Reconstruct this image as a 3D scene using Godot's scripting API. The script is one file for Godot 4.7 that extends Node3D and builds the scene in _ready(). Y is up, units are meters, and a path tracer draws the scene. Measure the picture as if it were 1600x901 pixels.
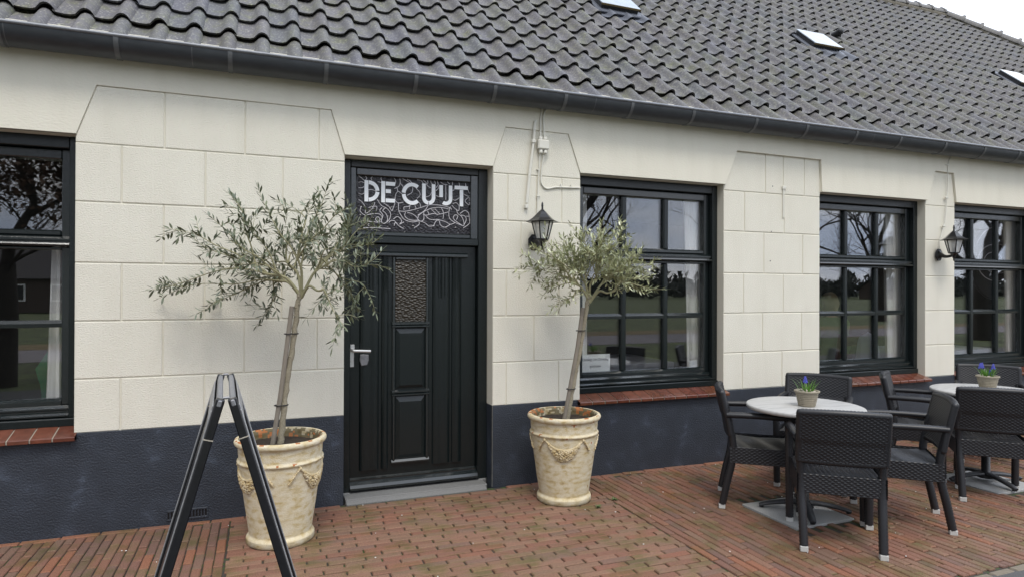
extends Node3D

# A cream farmhouse restaurant with a tiled roof, olive trees and a brick terrace.

const YAW := 0.37115
const ROOF_A := 0.7505          # 43 degrees
const EYE := Vector3(0, 1.5, 4.617)

var rng := RandomNumberGenerator.new()
var names := {}
var M := {}


# ---------------------------------------------------------------- mesh builder
class MB:
	var v := PackedVector3Array()
	var n := PackedVector3Array()
	var c := PackedColorArray()
	var col := Color(1, 1, 1)
	var xf := Transform3D.IDENTITY
	var colored := false

	func tri(a: Vector3, b: Vector3, d: Vector3, na: Vector3, nb: Vector3, nd: Vector3) -> void:
		var g := (b - a).cross(d - a)
		if g.length_squared() < 1e-18:
			return
		if g.dot(na + nb + nd) < 0.0:
			var t := b
			b = d
			d = t
			t = nb
			nb = nd
			nd = t
		v.push_back(xf * a)
		v.push_back(xf * d)
		v.push_back(xf * b)
		n.push_back((xf.basis * na).normalized())
		n.push_back((xf.basis * nd).normalized())
		n.push_back((xf.basis * nb).normalized())
		if colored:
			c.push_back(col)
			c.push_back(col)
			c.push_back(col)

	func flat(a: Vector3, b: Vector3, d: Vector3, out: Vector3) -> void:
		var g := (b - a).cross(d - a).normalized()
		if g.dot(out) < 0.0:
			g = -g
		tri(a, b, d, g, g, g)

	func quad(a: Vector3, b: Vector3, d: Vector3, e: Vector3, out: Vector3) -> void:
		flat(a, b, d, out)
		flat(a, d, e, out)

	func quadn(a: Vector3, b: Vector3, d: Vector3, e: Vector3, na: Vector3, nb: Vector3, nd: Vector3, ne: Vector3) -> void:
		tri(a, b, d, na, nb, nd)
		tri(a, d, e, na, nd, ne)

	func box(p: Vector3, s: Vector3, ch := 0.0) -> void:
		var h := s * 0.5
		for ax in 3:
			var u := (ax + 1) % 3
			var w := (ax + 2) % 3
			for sg in [-1.0, 1.0]:
				var q: Array[Vector3] = []
				for k in [[-1, -1], [1, -1], [1, 1], [-1, 1]]:
					var a := Vector3.ZERO
					a[ax] = h[ax] * sg
					a[u] = (h[u] - ch) * k[0]
					a[w] = (h[w] - ch) * k[1]
					q.append(p + a)
				var o := Vector3.ZERO
				o[ax] = sg
				quad(q[0], q[1], q[2], q[3], o)
		if ch <= 0.0:
			return
		for ax in 3:
			var u := (ax + 1) % 3
			var w := (ax + 2) % 3
			for su in [-1.0, 1.0]:
				for sw in [-1.0, 1.0]:
					var q: Array[Vector3] = []
					for k in [[-1, 0], [1, 0], [1, 1], [-1, 1]]:
						var a := Vector3.ZERO
						a[ax] = (h[ax] - ch) * k[0]
						a[u] = (h[u] - (ch if k[1] == 1 else 0.0)) * su
						a[w] = (h[w] - (0.0 if k[1] == 1 else ch)) * sw
						q.append(p + a)
					var o := Vector3.ZERO
					o[u] = su
					o[w] = sw
					quad(q[0], q[1], q[2], q[3], o)
		for sx in [-1.0, 1.0]:
			for sy in [-1.0, 1.0]:
				for sz in [-1.0, 1.0]:
					var g := Vector3(sx, sy, sz)
					flat(p + g * Vector3(h.x, h.y - ch, h.z - ch), p + g * Vector3(h.x - ch, h.y, h.z - ch), p + g * Vector3(h.x - ch, h.y - ch, h.z), g)

	func inset(poly: PackedVector2Array, d: float) -> PackedVector2Array:
		var area := 0.0
		var m := poly.size()
		for i in m:
			area += poly[i].cross(poly[(i + 1) % m])
		var sg := 1.0 if area > 0 else -1.0
		var out := PackedVector2Array()
		for i in m:
			var e0 := (poly[i] - poly[(i + m - 1) % m]).normalized()
			var e1 := (poly[(i + 1) % m] - poly[i]).normalized()
			var n0 := Vector2(-e0.y, e0.x) * sg
			var n1 := Vector2(-e1.y, e1.x) * sg
			var k := n0 + n1
			out.append(poly[i] + k * (d / maxf(0.3, 1.0 + n0.dot(n1))))
		return out

	# a flat shape in x, y drawn out along z from z0 to z1, its front edges chamfered
	func prism(poly: PackedVector2Array, z0: float, z1: float, ch := 0.0, back := false) -> void:
		var front := inset(poly, ch) if ch > 0 else poly
		var idx := Geometry2D.triangulate_polygon(front)
		for i in range(0, idx.size(), 3):
			var a := front[idx[i]]
			var b := front[idx[i + 1]]
			var d := front[idx[i + 2]]
			flat(Vector3(a.x, a.y, z1), Vector3(b.x, b.y, z1), Vector3(d.x, d.y, z1), Vector3(0, 0, z1 - z0))
			if back:
				flat(Vector3(a.x, a.y, z0), Vector3(b.x, b.y, z0), Vector3(d.x, d.y, z0), Vector3(0, 0, z0 - z1))
		var area := 0.0
		var m := poly.size()
		for i in m:
			area += poly[i].cross(poly[(i + 1) % m])
		var sg := 1.0 if area > 0 else -1.0
		var zc := z1 - signf(z1 - z0) * ch
		for i in m:
			var j := (i + 1) % m
			var e := (poly[j] - poly[i]).normalized()
			var o := Vector3(e.y * sg, -e.x * sg, 0)
			quad(Vector3(poly[i].x, poly[i].y, z0), Vector3(poly[j].x, poly[j].y, z0), Vector3(poly[j].x, poly[j].y, zc), Vector3(poly[i].x, poly[i].y, zc), o)
			if ch > 0:
				quad(Vector3(poly[i].x, poly[i].y, zc), Vector3(poly[j].x, poly[j].y, zc), Vector3(front[j].x, front[j].y, z1), Vector3(front[i].x, front[i].y, z1), o + Vector3(0, 0, z1 - z0).normalized())

	# a closed profile in (z, y) run along x
	func run(prof: Array, x0: float, x1: float) -> void:
		var poly := PackedVector2Array()
		for p in prof:
			poly.append(Vector2(p[0], p[1]))
		var area := 0.0
		var m := poly.size()
		for i in m:
			area += poly[i].cross(poly[(i + 1) % m])
		var sg := 1.0 if area > 0 else -1.0
		for i in m:
			var j := (i + 1) % m
			var e := (poly[j] - poly[i]).normalized()
			quad(Vector3(x0, poly[i].y, poly[i].x), Vector3(x1, poly[i].y, poly[i].x), Vector3(x1, poly[j].y, poly[j].x), Vector3(x0, poly[j].y, poly[j].x), Vector3(0, -e.x * sg, e.y * sg))
		var idx := Geometry2D.triangulate_polygon(poly)
		for i in range(0, idx.size(), 3):
			for x in [x0, x1]:
				flat(Vector3(x, poly[idx[i]].y, poly[idx[i]].x), Vector3(x, poly[idx[i + 1]].y, poly[idx[i + 1]].x), Vector3(x, poly[idx[i + 2]].y, poly[idx[i + 2]].x), Vector3(signf(x - (x0 + x1) * 0.5), 0, 0))

	func tube(pts: Array, rad: Variant, sides := 8, caps := true, flatten := 1.0, spin := 0.0, squareness := 0.0) -> void:
		var m := pts.size()
		var up := Vector3.UP
		var rings := []
		var norms := []
		for i in m:
			var t: Vector3 = (pts[mini(i + 1, m - 1)] - pts[maxi(i - 1, 0)]).normalized()
			if i == 0:
				up = Vector3(0, 0, 1) if absf(t.y) > 0.9 else Vector3.UP
			var sd := up.cross(t)
			if sd.length() < 1e-4:
				sd = Vector3.RIGHT.cross(t)
			sd = sd.normalized()
			up = t.cross(sd).normalized()
			var r: float = rad[i] if rad is Array else rad
			var ring := PackedVector3Array()
			var nr := PackedVector3Array()
			for k in sides:
				var a := TAU * k / sides + spin
				var cs := cos(a)
				var sn := sin(a)
				var q := 1.0
				if squareness > 0.0:
					q = lerpf(1.0, 1.0 / maxf(absf(cs), absf(sn)), squareness)
				ring.append(pts[i] + (sd * cs + up * sn * flatten) * r * q)
				nr.append((sd * cs * flatten + up * sn).normalized())
			rings.append(ring)
			norms.append(nr)
		for i in m - 1:
			for k in sides:
				var j := (k + 1) % sides
				quadn(rings[i][k], rings[i][j], rings[i + 1][j], rings[i + 1][k], norms[i][k], norms[i][j], norms[i + 1][j], norms[i + 1][k])
		if caps:
			for e in [0, m - 1]:
				var t: Vector3 = (pts[0] - pts[1]) if e == 0 else (pts[m - 1] - pts[m - 2])
				for k in range(1, sides - 1):
					flat(rings[e][0], rings[e][k], rings[e][k + 1], t)

	# profile of (radius, height) turned about y
	func lathe(prof: Array, sides := 32, smooth := true, a0 := 0.0, cen := Vector3.ZERO) -> void:
		var m := prof.size()
		var nn := []
		for i in m:
			var d := Vector2.ZERO
			if i > 0:
				d += (Vector2(prof[i][0], prof[i][1]) - Vector2(prof[i - 1][0], prof[i - 1][1])).normalized()
			if i < m - 1:
				d += (Vector2(prof[i + 1][0], prof[i + 1][1]) - Vector2(prof[i][0], prof[i][1])).normalized()
			nn.append(Vector2(d.y, -d.x).normalized())
		for i in m - 1:
			for k in sides:
				var p := []
				var q := []
				for e in [[i, k], [i, k + 1], [i + 1, k + 1], [i + 1, k]]:
					var a: float = TAU * e[1] / sides + a0
					p.append(cen + Vector3(cos(a) * prof[e[0]][0], prof[e[0]][1], sin(a) * prof[e[0]][0]))
					q.append(Vector3(cos(a) * nn[e[0]].x, nn[e[0]].y, sin(a) * nn[e[0]].x))
				if smooth:
					quadn(p[0], p[1], p[2], p[3], q[0], q[1], q[2], q[3])
				else:
					var am := TAU * (k + 0.5) / sides + a0
					var d := Vector2(prof[i + 1][0] - prof[i][0], prof[i + 1][1] - prof[i][1])
					quad(p[0], p[1], p[2], p[3], Vector3(cos(am) * d.y, -d.x, sin(am) * d.y))

	func ball(p: Vector3, r: Vector3, su := 8, sv := 5) -> void:
		for i in sv:
			for k in su:
				var q := []
				for e in [[i, k], [i, k + 1], [i + 1, k + 1], [i + 1, k]]:
					var th: float = PI * e[0] / sv
					var ph: float = TAU * e[1] / su
					q.append(Vector3(sin(th) * cos(ph), cos(th), sin(th) * sin(ph)))
				quadn(p + q[0] * r, p + q[1] * r, p + q[2] * r, p + q[3] * r, (q[0] / r).normalized(), (q[1] / r).normalized(), (q[2] / r).normalized(), (q[3] / r).normalized())

	# a smooth sheet from a grid of points
	func sheet(g: Array, facing: Vector3) -> void:
		var rows := g.size()
		var cols: int = g[0].size()
		var nn := []
		for i in rows:
			var r := PackedVector3Array()
			for j in cols:
				var du: Vector3 = g[i][mini(j + 1, cols - 1)] - g[i][maxi(j - 1, 0)]
				var dv: Vector3 = g[mini(i + 1, rows - 1)][j] - g[maxi(i - 1, 0)][j]
				var k := du.cross(dv).normalized()
				r.append(k if k.dot(facing) >= 0 else -k)
			nn.append(r)
		for i in rows - 1:
			for j in cols - 1:
				quadn(g[i][j], g[i][j + 1], g[i + 1][j + 1], g[i + 1][j], nn[i][j], nn[i][j + 1], nn[i + 1][j + 1], nn[i + 1][j])

	func mesh() -> ArrayMesh:
		var a := []
		a.resize(Mesh.ARRAY_MAX)
		a[Mesh.ARRAY_VERTEX] = v
		a[Mesh.ARRAY_NORMAL] = n
		if colored:
			a[Mesh.ARRAY_COLOR] = c
		var m := ArrayMesh.new()
		if v.size() > 0:
			m.add_surface_from_arrays(Mesh.PRIMITIVE_TRIANGLES, a)
		return m


# ---------------------------------------------------------------- scene helpers
func numbered(parent: Node, called: String) -> String:
	var key := str(parent.get_instance_id()) + called
	var k: int = names.get(key, 0)
	names[key] = k + 1
	return called if k == 0 else "%s_%03d" % [called, k]


func tag(o: Node, label: String, category: String, group := "") -> Node:
	o.set_meta("label", label)
	o.set_meta("category", category)
	if group != "":
		o.set_meta("group", group)
	return o


func thing(called: String, label: String, category: String, at := Vector3.ZERO, turn := 0.0, group := "") -> Node3D:
	var o := Node3D.new()
	o.name = numbered(self, called)
	add_child(o, true)
	o.position = at
	o.rotation.y = turn
	tag(o, label, category, group)
	return o


func part(parent: Node, called: String, m: Variant, mat: Material, at := Transform3D.IDENTITY) -> MeshInstance3D:
	var o := MeshInstance3D.new()
	o.name = numbered(parent, called)
	o.mesh = m.mesh() if m is MB else m
	if mat:
		o.material_override = mat
	o.transform = at
	parent.add_child(o, true)
	return o


func struct(called: String, m: Variant, mat: Material) -> MeshInstance3D:
	var o := part(self, called, m, mat)
	o.set_meta("kind", "structure")
	return o


func copy_of(o: Node3D, at: Vector3, turn: float, label: String) -> Node3D:
	var base := String(o.name)
	var r: Node3D = o.duplicate()
	r.name = numbered(self, base)
	add_child(r, true)
	r.position = at
	r.rotation.y = turn
	r.set_meta("label", label)
	return r


func lin(r: float, g: float, b: float, a := 1.0) -> Color:
	var k := Color(r, g, b).linear_to_srgb()
	k.a = a
	return k


func ntex(sd: int, freq: float, oct: int, ramp: Array, kind := FastNoiseLite.TYPE_SIMPLEX_SMOOTH, size := 512) -> NoiseTexture2D:
	var f := FastNoiseLite.new()
	f.noise_type = kind
	f.seed = sd
	f.frequency = freq
	f.fractal_type = FastNoiseLite.FRACTAL_FBM if oct > 1 else FastNoiseLite.FRACTAL_NONE
	f.fractal_octaves = oct
	if kind == FastNoiseLite.TYPE_CELLULAR:
		f.cellular_return_type = FastNoiseLite.RETURN_DISTANCE
	var t := NoiseTexture2D.new()
	t.width = size
	t.height = size
	t.seamless = true
	t.noise = f
	if ramp.size() > 0:
		var g := Gradient.new()
		var offs := PackedFloat32Array()
		var cols := PackedColorArray()
		var top := 1.0
		for r in ramp:
			var k: Color = r[1] if r[1] is Color else Color(r[1], r[1], r[1])
			top = maxf(top, maxf(k.r, maxf(k.g, k.b)))
			offs.append(r[0])
			cols.append(k)
		for i in cols.size():
			cols[i] = lin(cols[i].r / top, cols[i].g / top, cols[i].b / top)
		t.set_meta("gain", top)
		g.offsets = offs
		g.colors = cols
		t.color_ramp = g
	return t


func mat(col: Color, rough: float, o := {}) -> StandardMaterial3D:
	var m := StandardMaterial3D.new()
	var gain := 1.0
	for key in ["tex", "detail"]:
		if o.has(key):
			gain *= o[key].get_meta("gain", 1.0)
	var k := col.srgb_to_linear()
	m.albedo_color = lin(k.r * gain, k.g * gain, k.b * gain, col.a)
	m.roughness = rough
	m.metallic = o.get("metal", 0.0)
	m.metallic_specular = o.get("spec", 0.5)
	if o.has("tex"):
		m.albedo_texture = o.tex
	if o.has("bump"):
		m.heightmap_enabled = true
		m.heightmap_texture = o.bump
		m.heightmap_scale = o.get("depth", 0.1)
	if o.has("rtex"):
		m.roughness_texture = o.rtex
	m.uv1_triplanar = true
	m.uv1_world_triplanar = o.get("world", true)
	var s: Variant = o.get("scale", 1.0)
	m.uv1_scale = s if s is Vector3 else Vector3(s, s, s)
	if o.has("detail"):
		m.detail_enabled = true
		m.detail_albedo = o.detail
		m.detail_blend_mode = BaseMaterial3D.BLEND_MODE_MUL
		m.detail_uv_layer = BaseMaterial3D.DETAIL_UV_2
		m.uv2_triplanar = true
		m.uv2_world_triplanar = o.get("world", true)
		var s2: Variant = o.get("scale2", 1.0)
		m.uv2_scale = s2 if s2 is Vector3 else Vector3(s2, s2, s2)
	m.vertex_color_use_as_albedo = o.get("vc", false)
	if o.has("backlight"):
		m.backlight_enabled = true
		m.backlight = o.backlight
	if o.has("coat"):
		m.clearcoat_enabled = true
		m.clearcoat = o.coat
		m.clearcoat_roughness = o.get("coat_rough", 0.1)
	if o.has("sheen"):
		m.rim_enabled = true
		m.rim = o.sheen
		m.rim_tint = 0.5
	m.cull_mode = BaseMaterial3D.CULL_DISABLED if o.get("two", false) else BaseMaterial3D.CULL_BACK
	return m


func smooth_line(pts: Array, per := 4) -> Array:
	var out := []
	var m := pts.size()
	for i in m - 1:
		var p0: Variant = pts[maxi(i - 1, 0)]
		var p1: Variant = pts[i]
		var p2: Variant = pts[i + 1]
		var p3: Variant = pts[mini(i + 2, m - 1)]
		for k in per:
			out.append(p1.cubic_interpolate(p2, p0, p3, float(k) / per))
	out.append(pts[m - 1])
	return out


func stroke(mb: MB, pts: Array, w: float, z0: float, z1: float) -> void:
	var lft := []
	var rgt := []
	var m := pts.size()
	for i in m:
		var t: Vector2 = (pts[mini(i + 1, m - 1)] - pts[maxi(i - 1, 0)]).normalized()
		var s := Vector2(-t.y, t.x) * w * 0.5
		lft.append(pts[i] + s)
		rgt.append(pts[i] - s)
	for i in m - 1:
		mb.prism(PackedVector2Array([rgt[i], rgt[i + 1], lft[i + 1], lft[i]]), z0, z1)


func arc(cx: float, cy: float, rx: float, ry: float, a0: float, a1: float, k := 14) -> Array:
	var out := []
	for i in k + 1:
		var a := deg_to_rad(lerpf(a0, a1, float(i) / k))
		out.append(Vector2(cx + cos(a) * rx, cy + sin(a) * ry))
	return out


func rnd(a: float, b: float) -> float:
	return rng.randf_range(a, b)


func seen_at(p: Vector3) -> float:      # distance from the terrace's viewpoint, or -1 outside what it can see
	var d := p - EYE
	var f := d.x * sin(YAW) - d.z * cos(YAW)
	var r := d.x * cos(YAW) + d.z * sin(YAW)
	if f < 0.4 or absf(r) > f * 0.83 or absf(d.y) > f * 0.48:
		return -1.0
	return d.length()


# ---------------------------------------------------------------- start
func _ready() -> void:
	rng.seed = 7
	view_and_light()
	materials()
	ground()
	building()
	door()
	fanlight()
	gutter()
	roof()
	rooflights()
	wall_fittings()
	behind_the_glass()
	terrace()
	furniture()
	planters()
	sandwich_board()
	across_the_road()


func view_and_light() -> void:
	var cam := Camera3D.new()
	cam.name = "camera"
	cam.position = EYE
	cam.rotation = Vector3(0.00329, -YAW, 0.00325)
	cam.fov = 48.51
	cam.near = 0.05
	cam.far = 900.0
	add_child(cam)
	cam.current = true

	var f := FastNoiseLite.new()
	f.seed = 11
	f.frequency = 1.5
	f.fractal_octaves = 5
	var img := Image.create(768, 384, false, Image.FORMAT_RGBF)
	for y in 384:
		var el := PI * (0.5 - (y + 0.5) / 384.0)
		for x in 768:
			var az := TAU * (x + 0.5) / 768.0
			var d := Vector3(cos(az) * cos(el), sin(el), sin(az) * cos(el))
			var k := Color(0.16, 0.17, 0.15)
			if el > -0.02:
				var p := d / (absf(d.y) + 0.35)
				var w := f.get_noise_3d(p.x, p.y * 0.6, p.z)
				var w2 := f.get_noise_3d(p.x * 2.3 + 9.0, p.y, p.z * 2.3)
				var cl := clampf(0.47 + w * 1.25 + w2 * 0.35, 0.0, 1.0)
				k = Color(0.66, 0.77, 0.98).lerp(Color(1.15, 1.155, 1.17), cl)
				var near_sun := maxf(0.0, d.dot(Vector3(-0.128, 0.848, 0.514)))
				k = k * (lerpf(0.68, 0.82, clampf(d.y * 1.6, 0.0, 1.0)) + 0.80 * (0.5 + 0.5 * d.z) + 1.15 * pow(near_sun, 4.0))
			img.set_pixel(x, y, k)
	var sm := PanoramaSkyMaterial.new()
	sm.panorama = ImageTexture.create_from_image(img)
	var sky := Sky.new()
	sky.sky_material = sm
	var env := Environment.new()
	env.background_mode = Environment.BG_SKY
	env.sky = sky
	env.background_energy_multiplier = 1.0
	env.tonemap_mode = Environment.TONE_MAPPER_LINEAR
	env.tonemap_exposure = 1.04
	env.sdfgi_enabled = true
	env.ssao_enabled = true
	env.ssil_enabled = true
	var we := WorldEnvironment.new()
	we.name = "world_environment"
	we.environment = env
	add_child(we)

	var sun := DirectionalLight3D.new()
	sun.name = "sun"
	sun.light_color = Color(1.0, 0.975, 0.94)
	sun.light_energy = 0.5
	sun.light_angular_distance = 16.0
	sun.shadow_enabled = true
	sun.rotation_degrees = Vector3(-58, -14, 0)
	add_child(sun)


func materials() -> void:
	var grain := ntex(1, 0.035, 4, [])
	var fine := ntex(2, 0.09, 3, [])
	var stain := ntex(3, 0.006, 5, [[0.0, Color(0.94, 0.935, 0.925)], [0.42, Color(0.975, 0.97, 0.965)], [1.0, 1.0]])
	var blotch := ntex(4, 0.012, 5, [[0.0, 0.72], [0.5, 0.95], [1.0, 1.12]])
	M.plaster = mat(lin(0.76, 0.733, 0.632), 0.85, {"bump": grain, "depth": 0.19, "scale": Vector3(3.6, 6.5, 3.6), "detail": stain, "scale2": Vector3(1.3, 0.40, 1.3)})
	M.band = mat(lin(0.76, 0.730, 0.622), 0.8, {"bump": grain, "depth": 0.10, "scale": Vector3(1.6, 3.4, 1.6), "detail": stain, "scale2": Vector3(1.3, 0.40, 1.3)})
	M.plinth = mat(lin(0.028, 0.035, 0.048), 0.5, {"bump": grain, "depth": 0.30, "scale": 3.6, "detail": ntex(5, 0.01, 5, [[0.0, 0.85], [0.55, 1.0], [0.8, 1.25], [1.0, 2.4]]), "scale2": 0.9})
	M.gloss = mat(lin(0.0075, 0.0115, 0.012), 0.17, {"bump": ntex(6, 0.05, 3, []), "depth": 0.03, "scale": Vector3(2.0, 14.0, 2.0), "spec": 0.72})
	M.glossv = mat(lin(0.0075, 0.0115, 0.012), 0.24, {"bump": ntex(6, 0.05, 3, []), "depth": 0.06, "scale": Vector3(14.0, 1.5, 14.0)})
	var lichen := ntex(8, 0.055, 3, [[0.0, 1.0], [0.66, 1.0], [0.72, Color(1.75, 1.75, 1.55)], [0.76, Color(2.6, 2.6, 2.2)], [1.0, Color(3.2, 3.2, 2.7)]])
	M.tile = mat(lin(1, 1, 1), 0.72, {"tex": lichen, "scale": 1.4, "vc": true, "detail": ntex(9, 0.012, 5, [[0.0, Color(0.80, 0.80, 0.86)], [0.5, Color(0.96, 0.95, 0.95)], [0.62, Color(1.0, 0.99, 0.91)], [0.78, Color(0.92, 0.94, 0.70)], [1.0, Color(0.88, 0.92, 0.52)]]), "scale2": 1.3, "bump": fine, "depth": 0.12})
	M.slate = mat(lin(0.10, 0.11, 0.135), 0.5, {"tex": blotch, "scale": 3.0})
	M.zinc = mat(lin(0.052, 0.057, 0.064), 0.42, {"tex": ntex(10, 0.02, 4, [[0.0, 0.75], [1.0, 1.15]]), "scale": Vector3(0.7, 2.5, 2.5), "metal": 0.25})
	M.bead = mat(lin(0.23, 0.24, 0.26), 0.45, {"metal": 0.4, "tex": blotch, "scale": 2.0})
	M.strap = mat(lin(0.125, 0.13, 0.135), 0.5, {"metal": 0.3, "tex": blotch, "scale": 3.0})
	M.glazed = mat(lin(0.150, 0.052, 0.030), 0.2, {"tex": ntex(12, 0.015, 4, [[0.0, 0.7], [1.0, 1.25]]), "scale": 2.0, "vc": true})
	M.mortar = mat(lin(0.42, 0.38, 0.31), 0.9, {"tex": blotch, "scale": 4.0})
	M.concrete = mat(lin(0.185, 0.185, 0.18), 0.85, {"tex": ntex(13, 0.08, 4, [[0.0, 0.6], [0.5, 1.0], [1.0, 1.2]]), "scale": 2.5, "bump": fine, "depth": 0.15})
	M.road = mat(lin(0.17, 0.155, 0.16), 0.9)
	M.edging = mat(lin(0.19, 0.16, 0.12), 0.9, {"tex": blotch, "scale": 5.0})
	M.slab = mat(lin(0.36, 0.36, 0.35), 0.85, {"tex": ntex(13, 0.08, 4, [[0.0, 0.7], [0.5, 1.0], [1.0, 1.15]]), "scale": 2.5, "bump": fine, "depth": 0.12})
	M.brick = mat(lin(1, 1, 1), 0.82, {"tex": ntex(14, 0.06, 4, [[0.0, 0.62], [0.5, 1.0], [0.8, 1.15], [1.0, Color(1.5, 1.7, 1.8)]]), "scale": 3.0, "vc": true, "bump": fine, "depth": 0.16, "detail": ntex(15, 0.012, 5, [[0.0, Color(1.08, 0.98, 0.96)], [0.48, Color(1.0, 1.0, 0.97)], [0.63, Color(0.88, 0.96, 0.78)], [0.82, Color(0.68, 0.84, 0.52)], [1.0, Color(0.55, 0.78, 0.40)]]), "scale2": 0.55})
	M.joint = mat(lin(0.05, 0.042, 0.034), 0.95, {"tex": ntex(16, 0.02, 4, [[0.0, 0.8], [0.55, 1.0], [0.65, Color(0.8, 1.5, 0.5)], [1.0, Color(0.75, 1.9, 0.4)]]), "scale": 1.6})
	M.asphalt = mat(lin(0.085, 0.083, 0.082), 0.9, {"tex": ntex(17, 0.2, 3, [[0.0, 0.55], [1.0, 1.5]]), "scale": 2.0, "bump": fine, "depth": 0.3})
	M.clay = mat(lin(1, 1, 1), 0.8, {"vc": true, "world": false, "scale": Vector3(2.0, 3.2, 2.0), "tex": ntex(18, 0.014, 6, [[0.0, Color(0.55, 0.43, 0.24)], [0.28, Color(0.83, 0.72, 0.48)], [0.46, Color(0.97, 0.92, 0.79)], [0.75, Color(1.06, 1.06, 1.06)], [1.0, Color(1.1, 1.12, 1.15)]]), "detail": ntex(19, 0.09, 4, [[0.0, 0.62], [0.3, 0.95], [1.0, 1.03]]), "scale2": 2.2, "bump": fine, "depth": 0.22})
	M.soil = mat(lin(0.045, 0.032, 0.022), 0.95, {"bump": fine, "depth": 1.0, "scale": 4.0})
	M.bark = mat(lin(0.30, 0.265, 0.19), 0.85, {"world": false, "tex": ntex(20, 0.05, 4, [[0.0, 0.55], [0.5, 1.0], [1.0, 1.2]]), "scale": Vector3(5, 2, 5), "bump": fine, "depth": 0.3})
	M.twig = mat(lin(0.33, 0.31, 0.18), 0.8)
	M.stake = mat(lin(0.24, 0.21, 0.17), 0.85, {"world": false, "tex": blotch, "scale": Vector3(8, 1.5, 8)})
	M.leaf = mat(lin(1, 1, 1), 0.48, {"vc": true, "two": true, "backlight": Color(0.25, 0.3, 0.12)})
	M.rattan = mat(lin(0.0155, 0.016, 0.019), 0.40, {"world": false, "scale": 3.0, "tex": ntex(21, 0.05, 3, [[0.0, 0.75], [1.0, 1.25]])})
	M.footcap = mat(lin(0.50, 0.50, 0.48), 0.6)
	M.iron = mat(lin(0.028, 0.029, 0.032), 0.45, {"bump": fine, "depth": 0.08, "scale": 3.0})
	M.black = mat(lin(0.010, 0.010, 0.012), 0.28, {"tex": blotch, "scale": 6.0})
	M.tabletop = mat(lin(0.47, 0.465, 0.45), 0.42, {"world": false, "tex": ntex(22, 0.012, 5, [[0.0, 0.66], [0.5, 0.95], [1.0, 1.06]]), "scale": Vector3(0.5, 2.0, 3.2)})
	M.white = mat(lin(0.78, 0.78, 0.76), 0.5)
	M.opal = mat(lin(0.93, 0.95, 0.97), 0.18)
	M.lead = mat(lin(0.66, 0.64, 0.67), 0.4)
	M.darkglass = mat(lin(0.016, 0.014, 0.018), 0.12, {"bump": ntex(23, 0.03, 2, []), "depth": 0.5, "scale": 3.0})
	M.amberglass = mat(lin(0.024, 0.019, 0.011), 0.30, {"bump": ntex(24, 0.045, 1, [], FastNoiseLite.TYPE_CELLULAR), "depth": 0.8, "scale": Vector3(1.9, 3.0, 1.9)})
	M.steel = mat(lin(0.62, 0.62, 0.61), 0.32, {"metal": 0.75})
	M.alu = mat(lin(0.26, 0.26, 0.27), 0.42, {"metal": 0.4, "tex": blotch, "scale": 6.0})
	M.snapframe = mat(lin(0.42, 0.42, 0.43), 0.36, {"metal": 0.5, "tex": blotch, "scale": 6.0})
	M.cream = mat(lin(0.70, 0.685, 0.61), 0.6)
	var g := mat(lin(0.02, 0.025, 0.025, 0.02), 0.0)
	g.transparency = BaseMaterial3D.TRANSPARENCY_ALPHA
	M.glass = g
	var lg := mat(lin(0.85, 0.85, 0.82, 0.5), 0.3)
	lg.transparency = BaseMaterial3D.TRANSPARENCY_ALPHA
	M.lampglass = lg
	M.curtain = mat(lin(0.93, 0.93, 0.91), 0.9, {"two": true, "backlight": Color(0.5, 0.5, 0.47)})
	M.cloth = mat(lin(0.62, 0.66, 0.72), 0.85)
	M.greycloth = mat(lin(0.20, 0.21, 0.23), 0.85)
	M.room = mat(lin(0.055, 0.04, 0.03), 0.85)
	M.oak = mat(lin(0.15, 0.06, 0.03), 0.5, {"tex": blotch, "scale": Vector3(1, 6, 1)})
	M.paper = mat(lin(0.80, 0.84, 0.84), 0.6)
	M.ink = mat(lin(0.04, 0.04, 0.06), 0.7)
	M.green = mat(lin(0.025, 0.16, 0.07), 0.9, {"bump": fine, "depth": 0.5, "scale": 3.0})
	M.person = mat(lin(1, 1, 1), 0.8, {"vc": true})
	M.hair = mat(lin(0.46, 0.35, 0.18), 0.6)
	M.skylight = mat(lin(0.34, 0.38, 0.41), 0.12, {"tex": blotch, "scale": 1.5})
	M.ridge = mat(lin(0.15, 0.145, 0.145), 0.75, {"tex": lichen, "scale": 1.6, "bump": fine, "depth": 0.2})
	M.ridgemortar = mat(lin(0.22, 0.20, 0.16), 0.95, {"tex": blotch, "scale": 3.0, "bump": fine, "depth": 0.8})
	M.grass = mat(lin(0.080, 0.104, 0.036), 0.95, {"tex": ntex(25, 0.02, 6, [[0.0, Color(0.4, 0.35, 0.4)], [0.4, Color(0.9, 0.85, 0.9)], [0.6, Color(1.1, 1.1, 1.0)], [1.0, Color(2.0, 1.7, 1.4)]]), "scale": 0.12, "detail": ntex(26, 0.03, 5, [[0.0, 0.45], [1.0, 1.3]]), "scale2": 0.6})
	M.verge = mat(lin(0.16, 0.12, 0.055), 0.95, {"tex": blotch, "scale": 0.6})
	M.barewood = mat(lin(0.028, 0.022, 0.017), 0.9)
	M.deadleaf = mat(lin(0.07, 0.035, 0.015), 0.8, {"two": true})
	M.conifer = mat(lin(0.040, 0.045, 0.038), 0.9, {"two": true})
	M.farwall = mat(lin(0.075, 0.055, 0.045), 0.9, {"tex": blotch, "scale": 0.5})
	M.farroof = mat(lin(0.05, 0.045, 0.045), 0.8)
	M.petal = mat(lin(0.10, 0.11, 0.55), 0.6)
	M.blade = mat(lin(0.09, 0.20, 0.03), 0.5, {"two": true, "backlight": Color(0.2, 0.35, 0.05)})
	M.weed = mat(lin(0.10, 0.15, 0.05), 0.7, {"two": true})
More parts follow.
